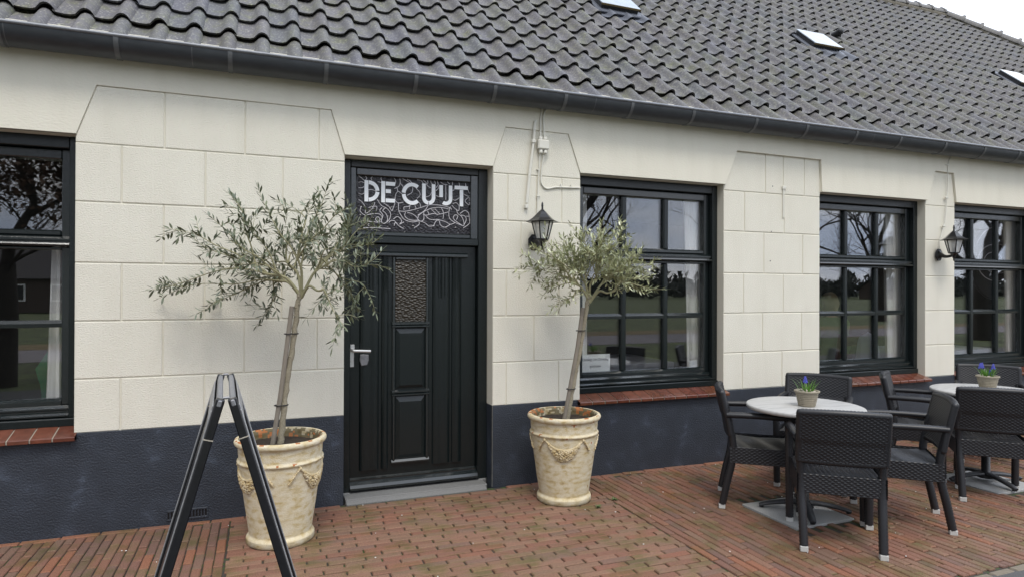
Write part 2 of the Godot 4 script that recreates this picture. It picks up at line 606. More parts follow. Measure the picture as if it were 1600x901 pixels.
	M.potgrey = mat(lin(0.29, 0.255, 0.19), 0.8, {"world": false, "tex": blotch, "scale": 6.0})
	M.bulb = mat(lin(0.85, 0.85, 0.82), 0.35)


# ---------------------------------------------------------------- setting
func ground() -> void:
	var mb := MB.new()
	mb.quad(Vector3(-400, -0.03, 2.3), Vector3(400, -0.03, 2.3), Vector3(400, -0.03, 420), Vector3(-400, -0.03, 420), Vector3.UP)
	mb.quad(Vector3(-400, -0.03, -200), Vector3(-4, -0.03, -200), Vector3(-4, -0.03, 2.3), Vector3(-400, -0.03, 2.3), Vector3.UP)
	mb.quad(Vector3(18, -0.03, -200), Vector3(400, -0.03, -200), Vector3(400, -0.03, 2.3), Vector3(18, -0.03, 2.3), Vector3.UP)
	mb.quad(Vector3(-4, -0.03, -200), Vector3(18, -0.03, -200), Vector3(18, -0.03, -8.5), Vector3(-4, -0.03, -8.5), Vector3.UP)
	struct("field", mb, M.grass)
	mb = MB.new()
	mb.box(Vector3(5, -0.05, 4.42), Vector3(80, 0.09, 4.1))
	struct("forecourt", mb, M.asphalt)
	mb = MB.new()
	mb.box(Vector3(5, -0.06, 12.6), Vector3(400, 0.08, 3.2))
	struct("road", mb, M.road)
	mb = MB.new()
	mb.box(Vector3(5, -0.065, 15.2), Vector3(400, 0.09, 1.9))
	struct("verge", mb, M.verge)


var house: Node3D
const OPEN := [[-2.515, -1.075], [0.53, 1.64], [2.387, 3.83], [4.96, 6.41], [6.855, 8.30]]
const COURSES := [0.622, 0.948, 1.304, 1.662, 2.038, 2.40]
const TRAPS := [[-1.072, -0.966, 0.438, 0.531], [1.636, 1.735, 2.276, 2.385], [3.834, 3.960, 4.954, 4.968], [6.412, 6.532, 6.813, 6.857]]


func building() -> void:
	house = thing("farmhouse_restaurant", "cream plastered single storey restaurant with dark plinth and grey tiled roof", "building")
	var mb := MB.new()
	var x := -4.0
	for o in OPEN:                               # the wall between, above and under the openings
		var back := 0.0145 if o[0] > 4.0 else 0.0          # the two right piers lie a little deeper
		mb.box(Vector3((x + o[0]) * 0.5, 1.55, -0.1565 - back * 0.5), Vector3(o[0] - x, 3.1, 0.30 - back))
		mb.box(Vector3((o[0] + o[1]) * 0.5, 2.775, -0.1565), Vector3(o[1] - o[0], 0.65, 0.30))
		if o[0] > 0.6 or o[0] < 0.0:
			mb.box(Vector3((o[0] + o[1]) * 0.5, 0.29, -0.1565), Vector3(o[1] - o[0], 0.58, 0.30))
		x = o[1]
	mb.box(Vector3((x + 18.0) * 0.5, 1.55, -0.1565), Vector3(18.0 - x, 3.1, 0.30))
	var wall := part(house, "wall", mb, M.band)
	# the smooth plaster over the openings, cut to the sloping ends of the block fields
	var poly := PackedVector2Array([Vector2(-4, 2.45)])
	for t in TRAPS:
		poly.append_array(PackedVector2Array([Vector2(t[0], 2.45), Vector2(t[1], 2.76), Vector2(t[2], 2.755), Vector2(t[3], 2.45)]))
	poly.append_array(PackedVector2Array([Vector2(18, 2.45), Vector2(18, 3.1), Vector2(-4, 3.1)]))
	mb = MB.new()
	mb.prism(poly, -0.0215, 0.008, 0.002)
	part(house, "plaster_band", mb, M.band)
	var fields := [
		[-1.075, 0.53, [[-0.83, -0.357, 0.12], [-0.597, -0.119, 0.347], [-0.828, -0.358, 0.115], [-0.596, -0.118, 0.355], [-0.83, -0.356, 0.12], [-0.593, -0.118, 0.355]], 0.0],
		[1.64, 2.387, [[1.75, 2.197], [1.981], [1.75, 2.197], [1.87, 2.10], [1.758, 2.002, 2.22], []], 0.0],
		[3.83, 4.96, [[4.04, 4.50], [4.27, 4.737], [4.051, 4.514], [4.284, 4.748], [4.061, 4.523], [4.301, 4.51, 4.767]], -0.0146],
		[6.41, 6.855, [[], [], [], [], [], []], -0.0146],
		[-4.0, -2.515, [[-3.3], [-3.0], [-3.3], [-3.0], [-3.3], []], 0.0],
		[8.30, 9.6, [[8.9], [9.1], [8.9], [9.1], [8.9], []], 0.0]]
	for fi in fields.size():
		var fd: Array = fields[fi]
		for row in 6:
			if row == 5 and fi > 3:
				continue
			var edges: Array = [fd[0]]
			edges.append_array(fd[2][row])
			edges.append(fd[1])
			for k in edges.size() - 1:
				var g := 0.0042
				var l: float = edges[k] + (g if k > 0 else -0.0005)
				var r: float = edges[k + 1] - (g if k < edges.size() - 2 else -0.0005)
				var y0: float = COURSES[row] + (g if row > 0 else 0.0)
				var bp: PackedVector2Array
				if row < 5:
					var y1: float = COURSES[row + 1] - g
					bp = PackedVector2Array([Vector2(l, y0), Vector2(r, y0), Vector2(r, y1), Vector2(l, y1)])
				else:
					var t: Array = TRAPS[fi]
					var lt: float = (l if k > 0 else t[1] + 0.002)
					var rt: float = (r if k < edges.size() - 2 else t[2] - 0.002)
					bp = PackedVector2Array([Vector2(l, y0), Vector2(r, y0)])
					if k == edges.size() - 2:
						bp.append(Vector2(t[3] - 0.002, 2.45))
					bp.append_array(PackedVector2Array([Vector2(rt, 2.756), Vector2(lt, 2.758)]))
					if k == 0:
						bp.append(Vector2(t[0] + 0.002, 2.45))
				mb = MB.new()
				mb.prism(bp, fd[3] - 0.0064, fd[3] + rnd(-0.0006, 0.0008), 0.0032)
				part(wall, "plaster_block", mb, M.plaster)
	# small leftovers on the plaster: plugs, a stub of conduit, a crack filled over
	mb = MB.new()
	for q in [[4.385, 2.47], [4.37, 2.05], [4.36, 1.78], [2.94, 2.62], [-0.1, 2.9]]:
		mb.ball(Vector3(q[0], q[1], -0.0145 if q[0] > 4.0 else 0.002), Vector3(0.006, 0.006, 0.004))
	part(house, "wall_plug", mb, M.strap)
	mb = MB.new()
	mb.box(Vector3(4.508, 2.33, -0.009), Vector3(0.016, 0.30, 0.014), 0.003)
	mb.box(Vector3(4.512, 2.462, -0.007), Vector3(0.045, 0.03, 0.02), 0.004)
	part(house, "conduit_stub", mb, M.cream)
	# plinth with the vent cut out
	mb = MB.new()
	var po := PackedVector2Array([Vector2(-4, -0.1), Vector2(0.529, -0.1), Vector2(0.529, 0.62), Vector2(-1.068, 0.62), Vector2(-1.068, 0.603), Vector2(-2.52, 0.603), Vector2(-2.52, 0.62), Vector2(-4, 0.62)])
	mb.prism(po, -0.0064, 0.004, 0.002)
	po = PackedVector2Array([Vector2(1.641, -0.1), Vector2(18, -0.1), Vector2(18, 0.62), Vector2(8.305, 0.62), Vector2(8.305, 0.603), Vector2(6.85, 0.603), Vector2(6.85, 0.62), Vector2(6.405, 0.62), Vector2(6.405, 0.603), Vector2(4.965, 0.603), Vector2(4.965, 0.62), Vector2(3.826, 0.62), Vector2(3.826, 0.603), Vector2(2.39, 0.603), Vector2(2.39, 0.62), Vector2(1.641, 0.62)])
	mb.prism(po, -0.0064, 0.004, 0.002)
	mb.box(Vector3(0.5145, 0.26, -0.07), Vector3(0.034, 0.72, 0.126))
	mb.box(Vector3(1.6555, 0.26, -0.07), Vector3(0.034, 0.72, 0.126))
	part(house, "plinth", mb, M.plinth)
	# vent grille low on the plinth
	mb = MB.new()
	mb.box(Vector3(-0.450, 0.082, 0.006), Vector3(0.24, 0.012, 0.012), 0.002)
	mb.box(Vector3(-0.450, 0.026, 0.006), Vector3(0.24, 0.012, 0.012), 0.002)
	for k in 14:
		mb.box(Vector3(-0.567 + k * 0.018, 0.054, 0.006), Vector3(0.007, 0.044, 0.012))
	var vent := part(house, "vent_grille", mb, M.plinth)
	mb = MB.new()
	mb.box(Vector3(-0.450, 0.054, 0.0052), Vector3(0.236, 0.05, 0.0016))
	part(vent, "opening", mb, M.black)
	for i in [0, 2, 3, 4]:
		window(OPEN[i][0], OPEN[i][1])
	# the rest of the shell: inside walls, floor, ceiling, back and end walls
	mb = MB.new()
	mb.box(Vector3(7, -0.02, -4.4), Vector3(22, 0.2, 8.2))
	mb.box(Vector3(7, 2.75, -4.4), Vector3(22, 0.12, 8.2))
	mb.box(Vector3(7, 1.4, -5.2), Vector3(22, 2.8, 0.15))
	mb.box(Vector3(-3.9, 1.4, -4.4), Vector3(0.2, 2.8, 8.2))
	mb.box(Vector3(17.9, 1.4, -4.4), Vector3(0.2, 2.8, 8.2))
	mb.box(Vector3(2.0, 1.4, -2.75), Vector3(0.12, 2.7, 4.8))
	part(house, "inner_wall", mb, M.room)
	mb = MB.new()
	mb.box(Vector3(7, 1.55, -8.5), Vector3(22, 3.1, 0.3))
	mb.box(Vector3(-4.1, 1.55, -4.4), Vector3(0.3, 3.1, 8.5))
	mb.box(Vector3(18.1, 1.55, -4.4), Vector3(0.3, 3.1, 8.5))
	part(house, "outer_wall", mb, M.band)


func bar(mb: MB, x0: float, x1: float, y0: float, y1: float, z0: float, z1: float, ch := 0.004) -> void:
	mb.box(Vector3((x0 + x1) * 0.5, (y0 + y1) * 0.5, (z0 + z1) * 0.5), Vector3(x1 - x0, y1 - y0, z1 - z0), ch)


func window(xl: float, xr: float) -> void:
	var w := MB.new()
	bar(w, xl, xl + 0.055, 0.703, 2.45, -0.21, -0.10)
	bar(w, xr - 0.055, xr, 0.703, 2.45, -0.21, -0.10)
	bar(w, xl + 0.0555, xr - 0.0555, 2.377, 2.45, -0.21, -0.103)
	w.run([[-0.21, 0.652], [-0.092, 0.652], [-0.092, 0.694], [-0.098, 0.7], [-0.21, 0.715]], xl, xr)
	var win := part(house, "window", w, M.glossv)
	var l := xl + 0.056
	var r := xr - 0.056
	# upper light, transom rail, lower light, weather sill
	var s := MB.new()
	bar(s, l, l + 0.05, 1.81, 2.375, -0.215, -0.150)
	bar(s, r - 0.05, r, 1.81, 2.375, -0.215, -0.150)
	bar(s, l + 0.0505, r - 0.0505, 2.314, 2.374, -0.215, -0.151, 0.006)
	bar(s, l + 0.0505, r - 0.0505, 1.832, 1.868, -0.215, -0.151, 0.008)
	part(win, "upper_sash", s, M.gloss)
	s = MB.new()
	bar(s, l, l + 0.05, 0.776, 1.762, -0.215, -0.155)
	bar(s, r - 0.05, r, 0.776, 1.762, -0.215, -0.155)
	bar(s, l + 0.0505, r - 0.0505, 1.745, 1.7615, -0.215, -0.156, 0.004)
	s.run([[-0.215, 0.775], [-0.153, 0.775], [-0.153, 0.798], [-0.175, 0.815], [-0.215, 0.815]], l + 0.0505, r - 0.0505)
	part(win, "lower_sash", s, M.gloss)
	s = MB.new()
	s.run([[-0.215, 1.764], [-0.112, 1.764], [-0.106, 1.768], [-0.103, 1.776], [-0.107, 1.785], [-0.122, 1.789], [-0.122, 1.797], [-0.112, 1.800], [-0.112, 1.812], [-0.15, 1.830], [-0.215, 1.831]], l, r)
	part(win, "transom_rail", s, M.gloss)
	s = MB.new()
	s.run([[-0.215, 0.745], [-0.130, 0.745], [-0.124, 0.750], [-0.124, 0.758], [-0.150, 0.774], [-0.215, 0.774]], l, r)
	s.run([[-0.215, 0.706], [-0.108, 0.706], [-0.101, 0.711], [-0.101, 0.719], [-0.130, 0.737], [-0.130, 0.744], [-0.215, 0.744]], l, r)
	part(win, "weather_sill", s, M.gloss)
	var pw := (r - l - 0.1 - 0.1) / 3.0
	var rows := [[0.815, 1.261], [1.306, 1.745], [1.868, 2.314]]
	for k in 2:
		var bx := l + 0.05 + pw * (k + 1) + 0.05 * k
		s = MB.new()
		bar(s, bx, bx + 0.05, 0.812, 1.747, -0.213, -0.163, 0.010)
		part(win, "glazing_bar", s, M.glossv)
		s = MB.new()
		bar(s, bx, bx + 0.05, 1.866, 2.316, -0.213, -0.158, 0.010)
		part(win, "glazing_bar", s, M.glossv)
	for k in 3:
		var px := l + 0.05 + (pw + 0.05) * k
		s = MB.new()
		s.run([[-0.213, 1.261], [-0.165, 1.261], [-0.163, 1.285], [-0.181, 1.306], [-0.213, 1.306]], px - 0.004, px + pw + 0.004)
		part(win, "glazing_bar", s, M.gloss)
		for q in rows:
			s = MB.new()
			var cen := Vector3(px + pw * 0.5, (q[0] + q[1]) * 0.5, -0.190)
			s.box(cen, Vector3(pw + 0.006, q[1] - q[0] + 0.006, 0.004))
			s.box(cen - Vector3(0, 0, 0.009), Vector3(pw + 0.006, q[1] - q[0] + 0.006, 0.004))
			s.box(cen - Vector3(0, 0, 0.018), Vector3(pw + 0.006, q[1] - q[0] + 0.006, 0.004))
			var pane := part(win, "pane", s, M.glass)
			pane.rotation.y = rnd(-0.0006, 0.0006)
	# sill of glazed bricks on edge, mortar between
	s = MB.new()
	s.run([[-0.11, 0.585], [0.044, 0.585], [0.044, 0.604], [-0.11, 0.648]], xl - 0.02, xr + 0.014)
	part(win, "sill_mortar", s, M.mortar)
	var cnt := 13
	var tw := (xr - xl + 0.034) / cnt
	for k in cnt:
		s = MB.new()
		s.colored = true
		var v := rnd(0.75, 1.2)
		s.col = Color(v, v * rnd(0.85, 1.1), v * rnd(0.85, 1.1))
		var a := xl - 0.02 + tw * k + (0.0045 if k > 0 else 0.0)
		var b := xl - 0.02 + tw * (k + 1) - (0.0045 if k < cnt - 1 else 0.0)
		s.run([[-0.105, 0.582], [0.048, 0.582], [0.052, 0.585], [0.052, 0.604], [0.047, 0.609], [-0.105, 0.6535]], a, b)
		part(win, "sill_brick", s, M.glazed)


func door() -> void:
	var f := MB.new()
	bar(f, 0.531, 0.59, 0.035, 2.447, -0.24, -0.13)
	bar(f, 1.565, 1.639, 0.035, 2.447, -0.24, -0.13)
	bar(f, 0.5905, 1.5645, 2.395, 2.446, -0.24, -0.131)
	bar(f, 0.5905, 1.5645, 1.846, 1.897, -0.24, -0.125)
	part(house, "door_frame", f, M.glossv)
	var leaf := MB.new()
	bar(leaf, 0.5925, 1.5625, 0.10, 1.843, -0.235, -0.19)
	var d := part(house, "door", leaf, M.glossv)
	var mb := MB.new()
	mb.run([[-0.19, 1.752], [-0.158, 1.752], [-0.152, 1.758], [-0.152, 1.776], [-0.165, 1.787], [-0.19, 1.787]], 0.665, 1.487)
	part(d, "drip_moulding", mb, M.gloss)
	# linenfold boards left and right of the middle panels
	for q in [[0.662, 0.806, 0.018], [0.824, 0.876, 0.014], [1.212, 1.352, 0.018], [1.366, 1.445, 0.016]]:
		mb = MB.new()
		var g := []
		var g2 := []
		for i in 25:
			var t := i / 24.0
			var x: float = lerpf(q[0], q[1], t)
			var wide: bool = q[1] - q[0] > 0.1
			var z: float = -0.19 + 0.006 + q[2] * sin(PI * t) * (1.0 if not wide else 0.75) + (0.005 * sin(t * PI * 3.0) if wide else 0.0)
			if i == 0 or i == 24:
				z = -0.1899
			g.append(Vector3(x, 0.172, z))
			g2.append(Vector3(x, 1.7515, z))
		mb.sheet([g, g2], Vector3(0, 0, 1))
		for i in 24:
			mb.quad(g[i], g[i + 1], Vector3(g[i + 1].x, 0.172, -0.19), Vector3(g[i].x, 0.172, -0.19), Vector3.DOWN)
		# fine flutes cut in the top of the fold
		for i in 5:
			var fx: float = lerpf(q[0], q[1], 0.14 + 0.18 * i)
			var fz: float = -0.19 + 0.008 + q[2] * sin(PI * (0.14 + 0.18 * i))
			mb.tube([Vector3(fx, 1.749, fz), Vector3(fx, 1.55, fz - 0.002), Vector3(fx, 1.44, fz - 0.008)], 0.0045, 6)
		part(d, "linenfold_board", mb, M.glossv)
	mb = MB.new()
	for s in [[0.905, 0.926], [1.160, 1.181]]:
		bar(mb, s[0], s[1], 0.205, 1.75, -0.1905, -0.172, 0.005)
	bar(mb, 0.9265, 1.1595, 1.728, 1.7505, -0.1905, -0.173, 0.005)
	mb.run([[-0.1905, 1.222], [-0.166, 1.222], [-0.162, 1.226], [-0.162, 1.234], [-0.176, 1.24], [-0.166, 1.244], [-0.166, 1.256], [-0.178, 1.264], [-0.1905, 1.264]], 0.9, 1.186)
	mb.run([[-0.1905, 0.708], [-0.166, 0.708], [-0.162, 0.712], [-0.162, 0.720], [-0.176, 0.726], [-0.166, 0.732], [-0.166, 0.744], [-0.178, 0.752], [-0.1905, 0.752]], 0.9, 1.186)
	mb.run([[-0.1905, 0.205], [-0.166, 0.205], [-0.166, 0.215], [-0.178, 0.230], [-0.1905, 0.230]], 0.9, 1.186)
	part(d, "panel_moulding", mb, M.gloss)
	mb = MB.new()
	bar(mb, 0.9265, 1.1595, 1.2645, 1.7275, -0.189, -0.184, 0.0)
	part(d, "window_pane", mb, M.amberglass)
	for y in [[0.7525, 1.2215], [0.2305, 0.7075]]:
		mb = MB.new()
		var p := PackedVector2Array([Vector2(0.9265, y[0]), Vector2(1.1595, y[0]), Vector2(1.1595, y[1]), Vector2(0.9265, y[1])])
		var q := PackedVector2Array([Vector2(0.960, y[0] + 0.033), Vector2(1.126, y[0] + 0.033), Vector2(1.126, y[1] - 0.045), Vector2(0.960, y[1] - 0.045)])
		for i in 4:
			var j := (i + 1) % 4
			mb.quad(Vector3(p[i].x, p[i].y, -0.1895), Vector3(p[j].x, p[j].y, -0.1895), Vector3(q[j].x, q[j].y, -0.176), Vector3(q[i].x, q[i].y, -0.176), Vector3(0, 0, 1))
		mb.quad(Vector3(q[0].x, q[0].y, -0.174), Vector3(q[1].x, q[1].y, -0.174), Vector3(q[2].x, q[2].y, -0.174), Vector3(q[3].x, q[3].y, -0.174), Vector3(0, 0, 1))
		for i in 4:
			var j := (i + 1) % 4
			mb.quad(Vector3(q[i].x, q[i].y, -0.176), Vector3(q[j].x, q[j].y, -0.176), Vector3(q[j].x, q[j].y, -0.174), Vector3(q[i].x, q[i].y, -0.174), Vector3(q[i].x - 1.043, q[i].y - (y[0] + y[1]) * 0.5, 0))
		part(d, "raised_panel", mb, M.glossv)
	mb = MB.new()
	mb.run([[-0.19, 0.042], [-0.128, 0.042], [-0.120, 0.048], [-0.120, 0.062], [-0.130, 0.082], [-0.155, 0.098], [-0.165, 0.099], [-0.165, 0.112], [-0.19, 0.122]], 0.592, 1.563)
	part(d, "weather_bar", mb, M.gloss)
	mb = MB.new()
	mb.box(Vector3(0.609, 1.02, -0.186), Vector3(0.030, 0.166, 0.008), 0.002)
	mb.box(Vector3(0.609, 1.086, -0.168), Vector3(0.032, 0.034, 0.03), 0.003)
	mb.tube([Vector3(0.609, 1.068, -0.16), Vector3(0.609, 1.062, -0.128), Vector3(0.618, 1.060, -0.124), Vector3(0.735, 1.054, -0.124)], 0.0115, 10)
	mb.tube([Vector3(0.609, 0.985, -0.184), Vector3(0.609, 0.985, -0.174)], 0.009, 12)
	part(d, "handle", mb, M.steel)
	mb = MB.new()
	mb.prism(PackedVector2Array([Vector2(0.674, 0.945), Vector2(0.716, 0.95), Vector2(0.728, 0.985), Vector2(0.727, 1.025), Vector2(0.69, 1.03), Vector2(0.664, 1.027), Vector2(0.662, 0.985)]), -0.1715, -0.1585, 0.004)
	part(d, "worn_metal_plate", mb, M.alu)
	mb = MB.new()
	mb.prism(PackedVector2Array([Vector2(0.545, -0.035), Vector2(1.60, -0.035), Vector2(1.60, 0.026), Vector2(0.545, 0.026)]), -0.24, -0.004, 0.006)
	mb.run([[-0.006, -0.04], [0.03, -0.04], [0.03, -0.002], [0.018, 0.009], [-0.006, 0.019]], 0.55, 1.585)
	part(house, "threshold_stone", mb, M.concrete)
	mb = MB.new()
	for x in [0.56, 1.602]:
		mb.box(Vector3(x, 0.005, -0.18), Vector3(0.066, 0.06, 0.118), 0.008)
	part(house, "post_foot", mb, M.concrete)


func fanlight() -> void:
	var s := MB.new()
	bar(s, 0.591, 0.631, 1.898, 2.394, -0.20, -0.143)
	bar(s, 1.506, 1.564, 1.898, 2.394, -0.20, -0.143)
	bar(s, 0.6315, 1.5055, 2.34, 2.394, -0.20, -0.144, 0.006)
	bar(s, 0.6315, 1.5055, 1.898, 1.934, -0.20, -0.144, 0.008)
	var fl := part(house, "fanlight", s, M.gloss)
	s = MB.new()
	bar(s, 0.6315, 1.5055, 1.9345, 2.3395, -0.178, -0.170, 0.0)
	part(fl, "dark_pane", s, M.darkglass)
	# the name in opal glass; millimetres from the lower left of the pane
	var strokes := [
		[Vector2(76, 373), Vector2(76, 216)],
		arc(91, 295, 66, 64, 88, 4), arc(91, 295, 66, 64, -4, -88),
		[Vector2(199, 373), Vector2(199, 216)],
		[Vector2(218, 357), Vector2(287, 357)], [Vector2(218, 301), Vector2(256, 301)], [Vector2(218, 232), Vector2(287, 232)],
		arc(417, 292, 64, 70, 48, 176), arc(417, 292, 64, 70, 184, 312),
		[Vector2(508, 375), Vector2(508, 268)], arc(545, 268, 37, 38, 180, 266), arc(545, 268, 37, 38, 274, 360), [Vector2(583, 267), Vector2(583, 374)],
		[Vector2(643, 372), Vector2(643, 279)],
		[Vector2(718, 373), Vector2(718, 268)], arc(681, 268, 37, 36, 0, -128),
		[Vector2(751, 361), Vector2(858, 361)], [Vector2(806, 344), Vector2(806, 217)]]
	for st in strokes:
		var pts := []
		for p in st:
			pts.append(Vector2(0.63 + p.x * 0.001, 1.935 + p.y * 0.001))
		s = MB.new()
		stroke(s, pts, 0.028, -0.170, -0.163)
		part(fl, "letter_piece", s, M.opal)
	s = MB.new()
	for x in [677, 682]:
		s.box(Vector3(0.63 + x * 0.001, 2.255, -0.167), Vector3(0.002, 0.12, 0.005))
	var curves := [
		[19, 403, 41, 388, 60, 372], [69, 409, 80, 390, 71, 376], [19, 353, 41, 360, 61, 353], [20, 317, 39, 315, 61, 325], [20, 275, 42, 268, 61, 277],
		[91, 304, 119, 306, 149, 294], [121, 410, 110, 392, 116, 376], [185, 409, 183, 392, 191, 375], [282, 412, 293, 382, 287, 353], [158, 367, 174, 366, 184, 361],
		[324, 407, 327, 373, 316, 343, 282, 324], [344, 408, 379, 387, 408, 369], [379, 407, 402, 389, 414, 378], [327, 367, 350, 340, 339, 305],
		[299, 337, 308, 309, 293, 279, 288, 239], [308, 309, 333, 293, 345, 282], [423, 341, 417, 304, 380, 279], [449, 334, 473, 313, 479, 284, 455, 260],
		[455, 410, 490, 395, 508, 367], [502, 407, 525, 385, 534, 363, 561, 347], [534, 409, 540, 386, 531, 368], [561, 405, 567, 382, 585, 372], [593, 401, 600, 378],
		[614, 403, 620, 374, 603, 349], [638, 398, 662, 382, 693, 378], [526, 275, 555, 288, 570, 313], [603, 326, 621, 345, 626, 363], [603, 291, 627, 281],
		[736, 269, 757, 262, 791, 284], [787, 399, 793, 376], [858, 353, 871, 324, 896, 326], [824, 316, 858, 300, 896, 302], [899, 263, 868, 291, 837, 260, 868, 232, 896, 254],
		[735, 405, 732, 375], [840, 400, 843, 376], [693, 402, 711, 385], [751, 359, 745, 340, 735, 337], [20, 227, 47, 209, 70, 171, 70, 132, 92, 139, 125, 174, 139, 214],
		[42, 181, 31, 147, 48, 125, 70, 110, 53, 81, 70, 54, 98, 38], [92, 172, 130, 183, 153, 181, 150, 153], [155, 238, 186, 194, 226, 173, 254, 141, 251, 101, 232, 72],
		[203, 212, 243, 186, 265, 158, 277, 182, 288, 216], [75, 116, 131, 129, 175, 126, 192, 104, 176, 69, 131, 68, 86, 71], [179, 89, 161, 107, 144, 88, 162, 70, 179, 89],
		[192, 177, 175, 154, 198, 121, 187, 75, 204, 59, 226, 71, 234, 100, 220, 134, 198, 155, 220, 179], [314, 218, 317, 161, 334, 127, 363, 94, 415, 79, 462, 87],
		[288, 239, 311, 218, 351, 225], [357, 168, 357, 189, 386, 193, 409, 208], [317, 158, 368, 158, 450, 179, 520, 205, 567, 217, 639, 217, 712, 203, 730, 187],
		[403, 208, 397, 176], [461, 237, 479, 221, 485, 192], [438, 207, 450, 185], [368, 152, 363, 123, 386, 101, 427, 91, 468, 96],
		[380, 147, 415, 143, 450, 121, 473, 93, 515, 78, 550, 53, 592, 58], [541, 209, 520, 176, 473, 134, 462, 110], [462, 133, 502, 158, 567, 190, 639, 200, 706, 191],
		[508, 159, 509, 106, 491, 88], [538, 169, 550, 143], [567, 182, 597, 157, 615, 140], [597, 186, 627, 158, 633, 147], [645, 200, 663, 160, 660, 113],
		[503, 141, 532, 136, 579, 150, 627, 147, 700, 168], [520, 136, 550, 108, 592, 104, 621, 106, 682, 91, 718, 74, 755, 88], [718, 210, 706, 168, 712, 121, 748, 93, 816, 67],
		[736, 234, 766, 242, 788, 219, 785, 183, 760, 194, 730, 222], [766, 194, 779, 160, 810, 137, 828, 91, 822, 67, 773, 94, 742, 122, 754, 147, 779, 142, 767, 112],
		[797, 160, 834, 186, 865, 169, 884, 129, 878, 87, 822, 49], [803, 149, 834, 144, 847, 115, 828, 73], [847, 142, 871, 143], [243, 67, 260, 84, 288, 80, 306, 58, 334, 36, 357, 28],
		[283, 45, 289, 68, 306, 63], [277, 96, 311, 115, 340, 82, 323, 58, 357, 77], [21, 18, 131, 25, 255, 22], [468, 93, 473, 65, 433, 34],
		[586, 57, 604, 93, 627, 100, 640, 65, 676, 49, 718, 74],
	]
	for q in curves:
		var pts := []
		for k in range(0, q.size(), 2):
			pts.append(Vector3(0.63 + clampf(q[k], 3, 872) * 0.001, 1.935 + clampf(q[k + 1], 3, 402) * 0.001, -0.1695))
		s.tube(smooth_line(pts, 5), 0.0027, 5, false)
	part(fl, "lead_strip", s, M.lead)


func gutter() -> void:
	var cy := 3.012
	var cz := 0.100
	var R := 0.104
	var mb := MB.new()
	var x0 := -3.6
	var x1 := 17.6
	var prof := []
	for i in 19:
		var a := PI + PI * i / 18.0
		prof.append([cz + cos(a) * R, cy + sin(a) * R])
	for i in range(18, -1, -1):
		var a := PI + PI * i / 18.0
		prof.append([cz + cos(a) * (R - 0.004), cy + sin(a) * (R - 0.004)])
	# smooth outside, by hand
	var g := []
	for xx in [x0, x1]:
		var row := []
		for i in 19:
			row.append(Vector3(xx, prof[i][1], prof[i][0]))
		g.append(row)
	for i in 18:
		var a0 := PI + PI * i / 18.0
		var a1 := PI + PI * (i + 1) / 18.0
		var na := Vector3(0, sin(a0), cos(a0))
		var nb := Vector3(0, sin(a1), cos(a1))
		mb.quadn(g[0][i], g[0][i + 1], g[1][i + 1], g[1][i], na, nb, nb, na)
		mb.quadn(g[0][i] - na * 0.004, g[0][i + 1] - nb * 0.004, g[1][i + 1] - nb * 0.004, g[1][i] - na * 0.004, -na, -nb, -nb, -na)
	var gt := part(house, "gutter", mb, M.zinc)
	mb = MB.new()
	mb.tube([Vector3(x0, cy + 0.004, cz + R), Vector3(x1, cy + 0.004, cz + R)], 0.011, 10)
	part(gt, "gutter_bead", mb, M.bead)
	var strap := MB.new()
	for i in 14:
		var a0 := PI * 1.12 + PI * 0.87 * i / 14.0
		var a1 := PI * 1.12 + PI * 0.87 * (i + 1) / 14.0
		var na := Vector3(0, sin(a0), cos(a0))
		var nb := Vector3(0, sin(a1), cos(a1))
		var o := Vector3(0, cy, cz)
		for sg in [-0.0135, 0.0135]:
			var w := Vector3(sg, 0, 0)
			strap.quad(o + na * R + w, o + nb * R + w, o + nb * (R + 0.004) + w, o + na * (R + 0.004) + w, w)
		var u := Vector3(0.0135, 0, 0)
		strap.quadn(o + na * (R + 0.004) - u, o + nb * (R + 0.004) - u, o + nb * (R + 0.004) + u, o + na * (R + 0.004) + u, na, nb, nb, na)
	var sm := strap.mesh()
	for x in [-3.2, -2.6, -2.0, -1.41, -0.828, -0.202, 0.387, 0.995, 1.585, 2.161, 2.752, 3.346, 4.007, 4.587, 5.197, 5.777, 6.416, 7.009, 7.568, 8.16, 8.75, 9.35]:
		part(gt, "gutter_bracket", sm, M.strap, Transform3D(Basis.IDENTITY, Vector3(x, 0, 0)))
	mb = MB.new()
	for x in [-1.38, -0.42, 2.42, 5.42, 8.4]:
		for i in 14:
			var a0 := PI * 1.05 + PI * 0.93 * i / 14.0
			var a1 := PI * 1.05 + PI * 0.93 * (i + 1) / 14.0
			var na := Vector3(0, sin(a0), cos(a0))
			var nb := Vector3(0, sin(a1), cos(a1))
			var o := Vector3(x, cy, cz)
			var u := Vector3(0.0025, 0, 0)
			mb.quadn(o + na * (R + 0.0012) - u, o + nb * (R + 0.0012) - u, o + nb * (R + 0.0012) + u, o + na * (R + 0.0012) + u, na, nb, nb, na)
	part(gt, "gutter_seam", mb, M.strap)


func roof_frame() -> Transform3D:       # x along the eaves, y out of the slope, z down the slope
	var c := cos(ROOF_A)
	var s := sin(ROOF_A)
	return Transform3D(Basis(Vector3(1, 0, 0), Vector3(0, c, s), Vector3(0, -s, c)), Vector3(0, 3.02, 0.16))


const ROOF_TOP := 5.95
const HIP_X := 12.7


func hip_x(t: float) -> float:
	return HIP_X + (ROOF_TOP - t) * 0.72


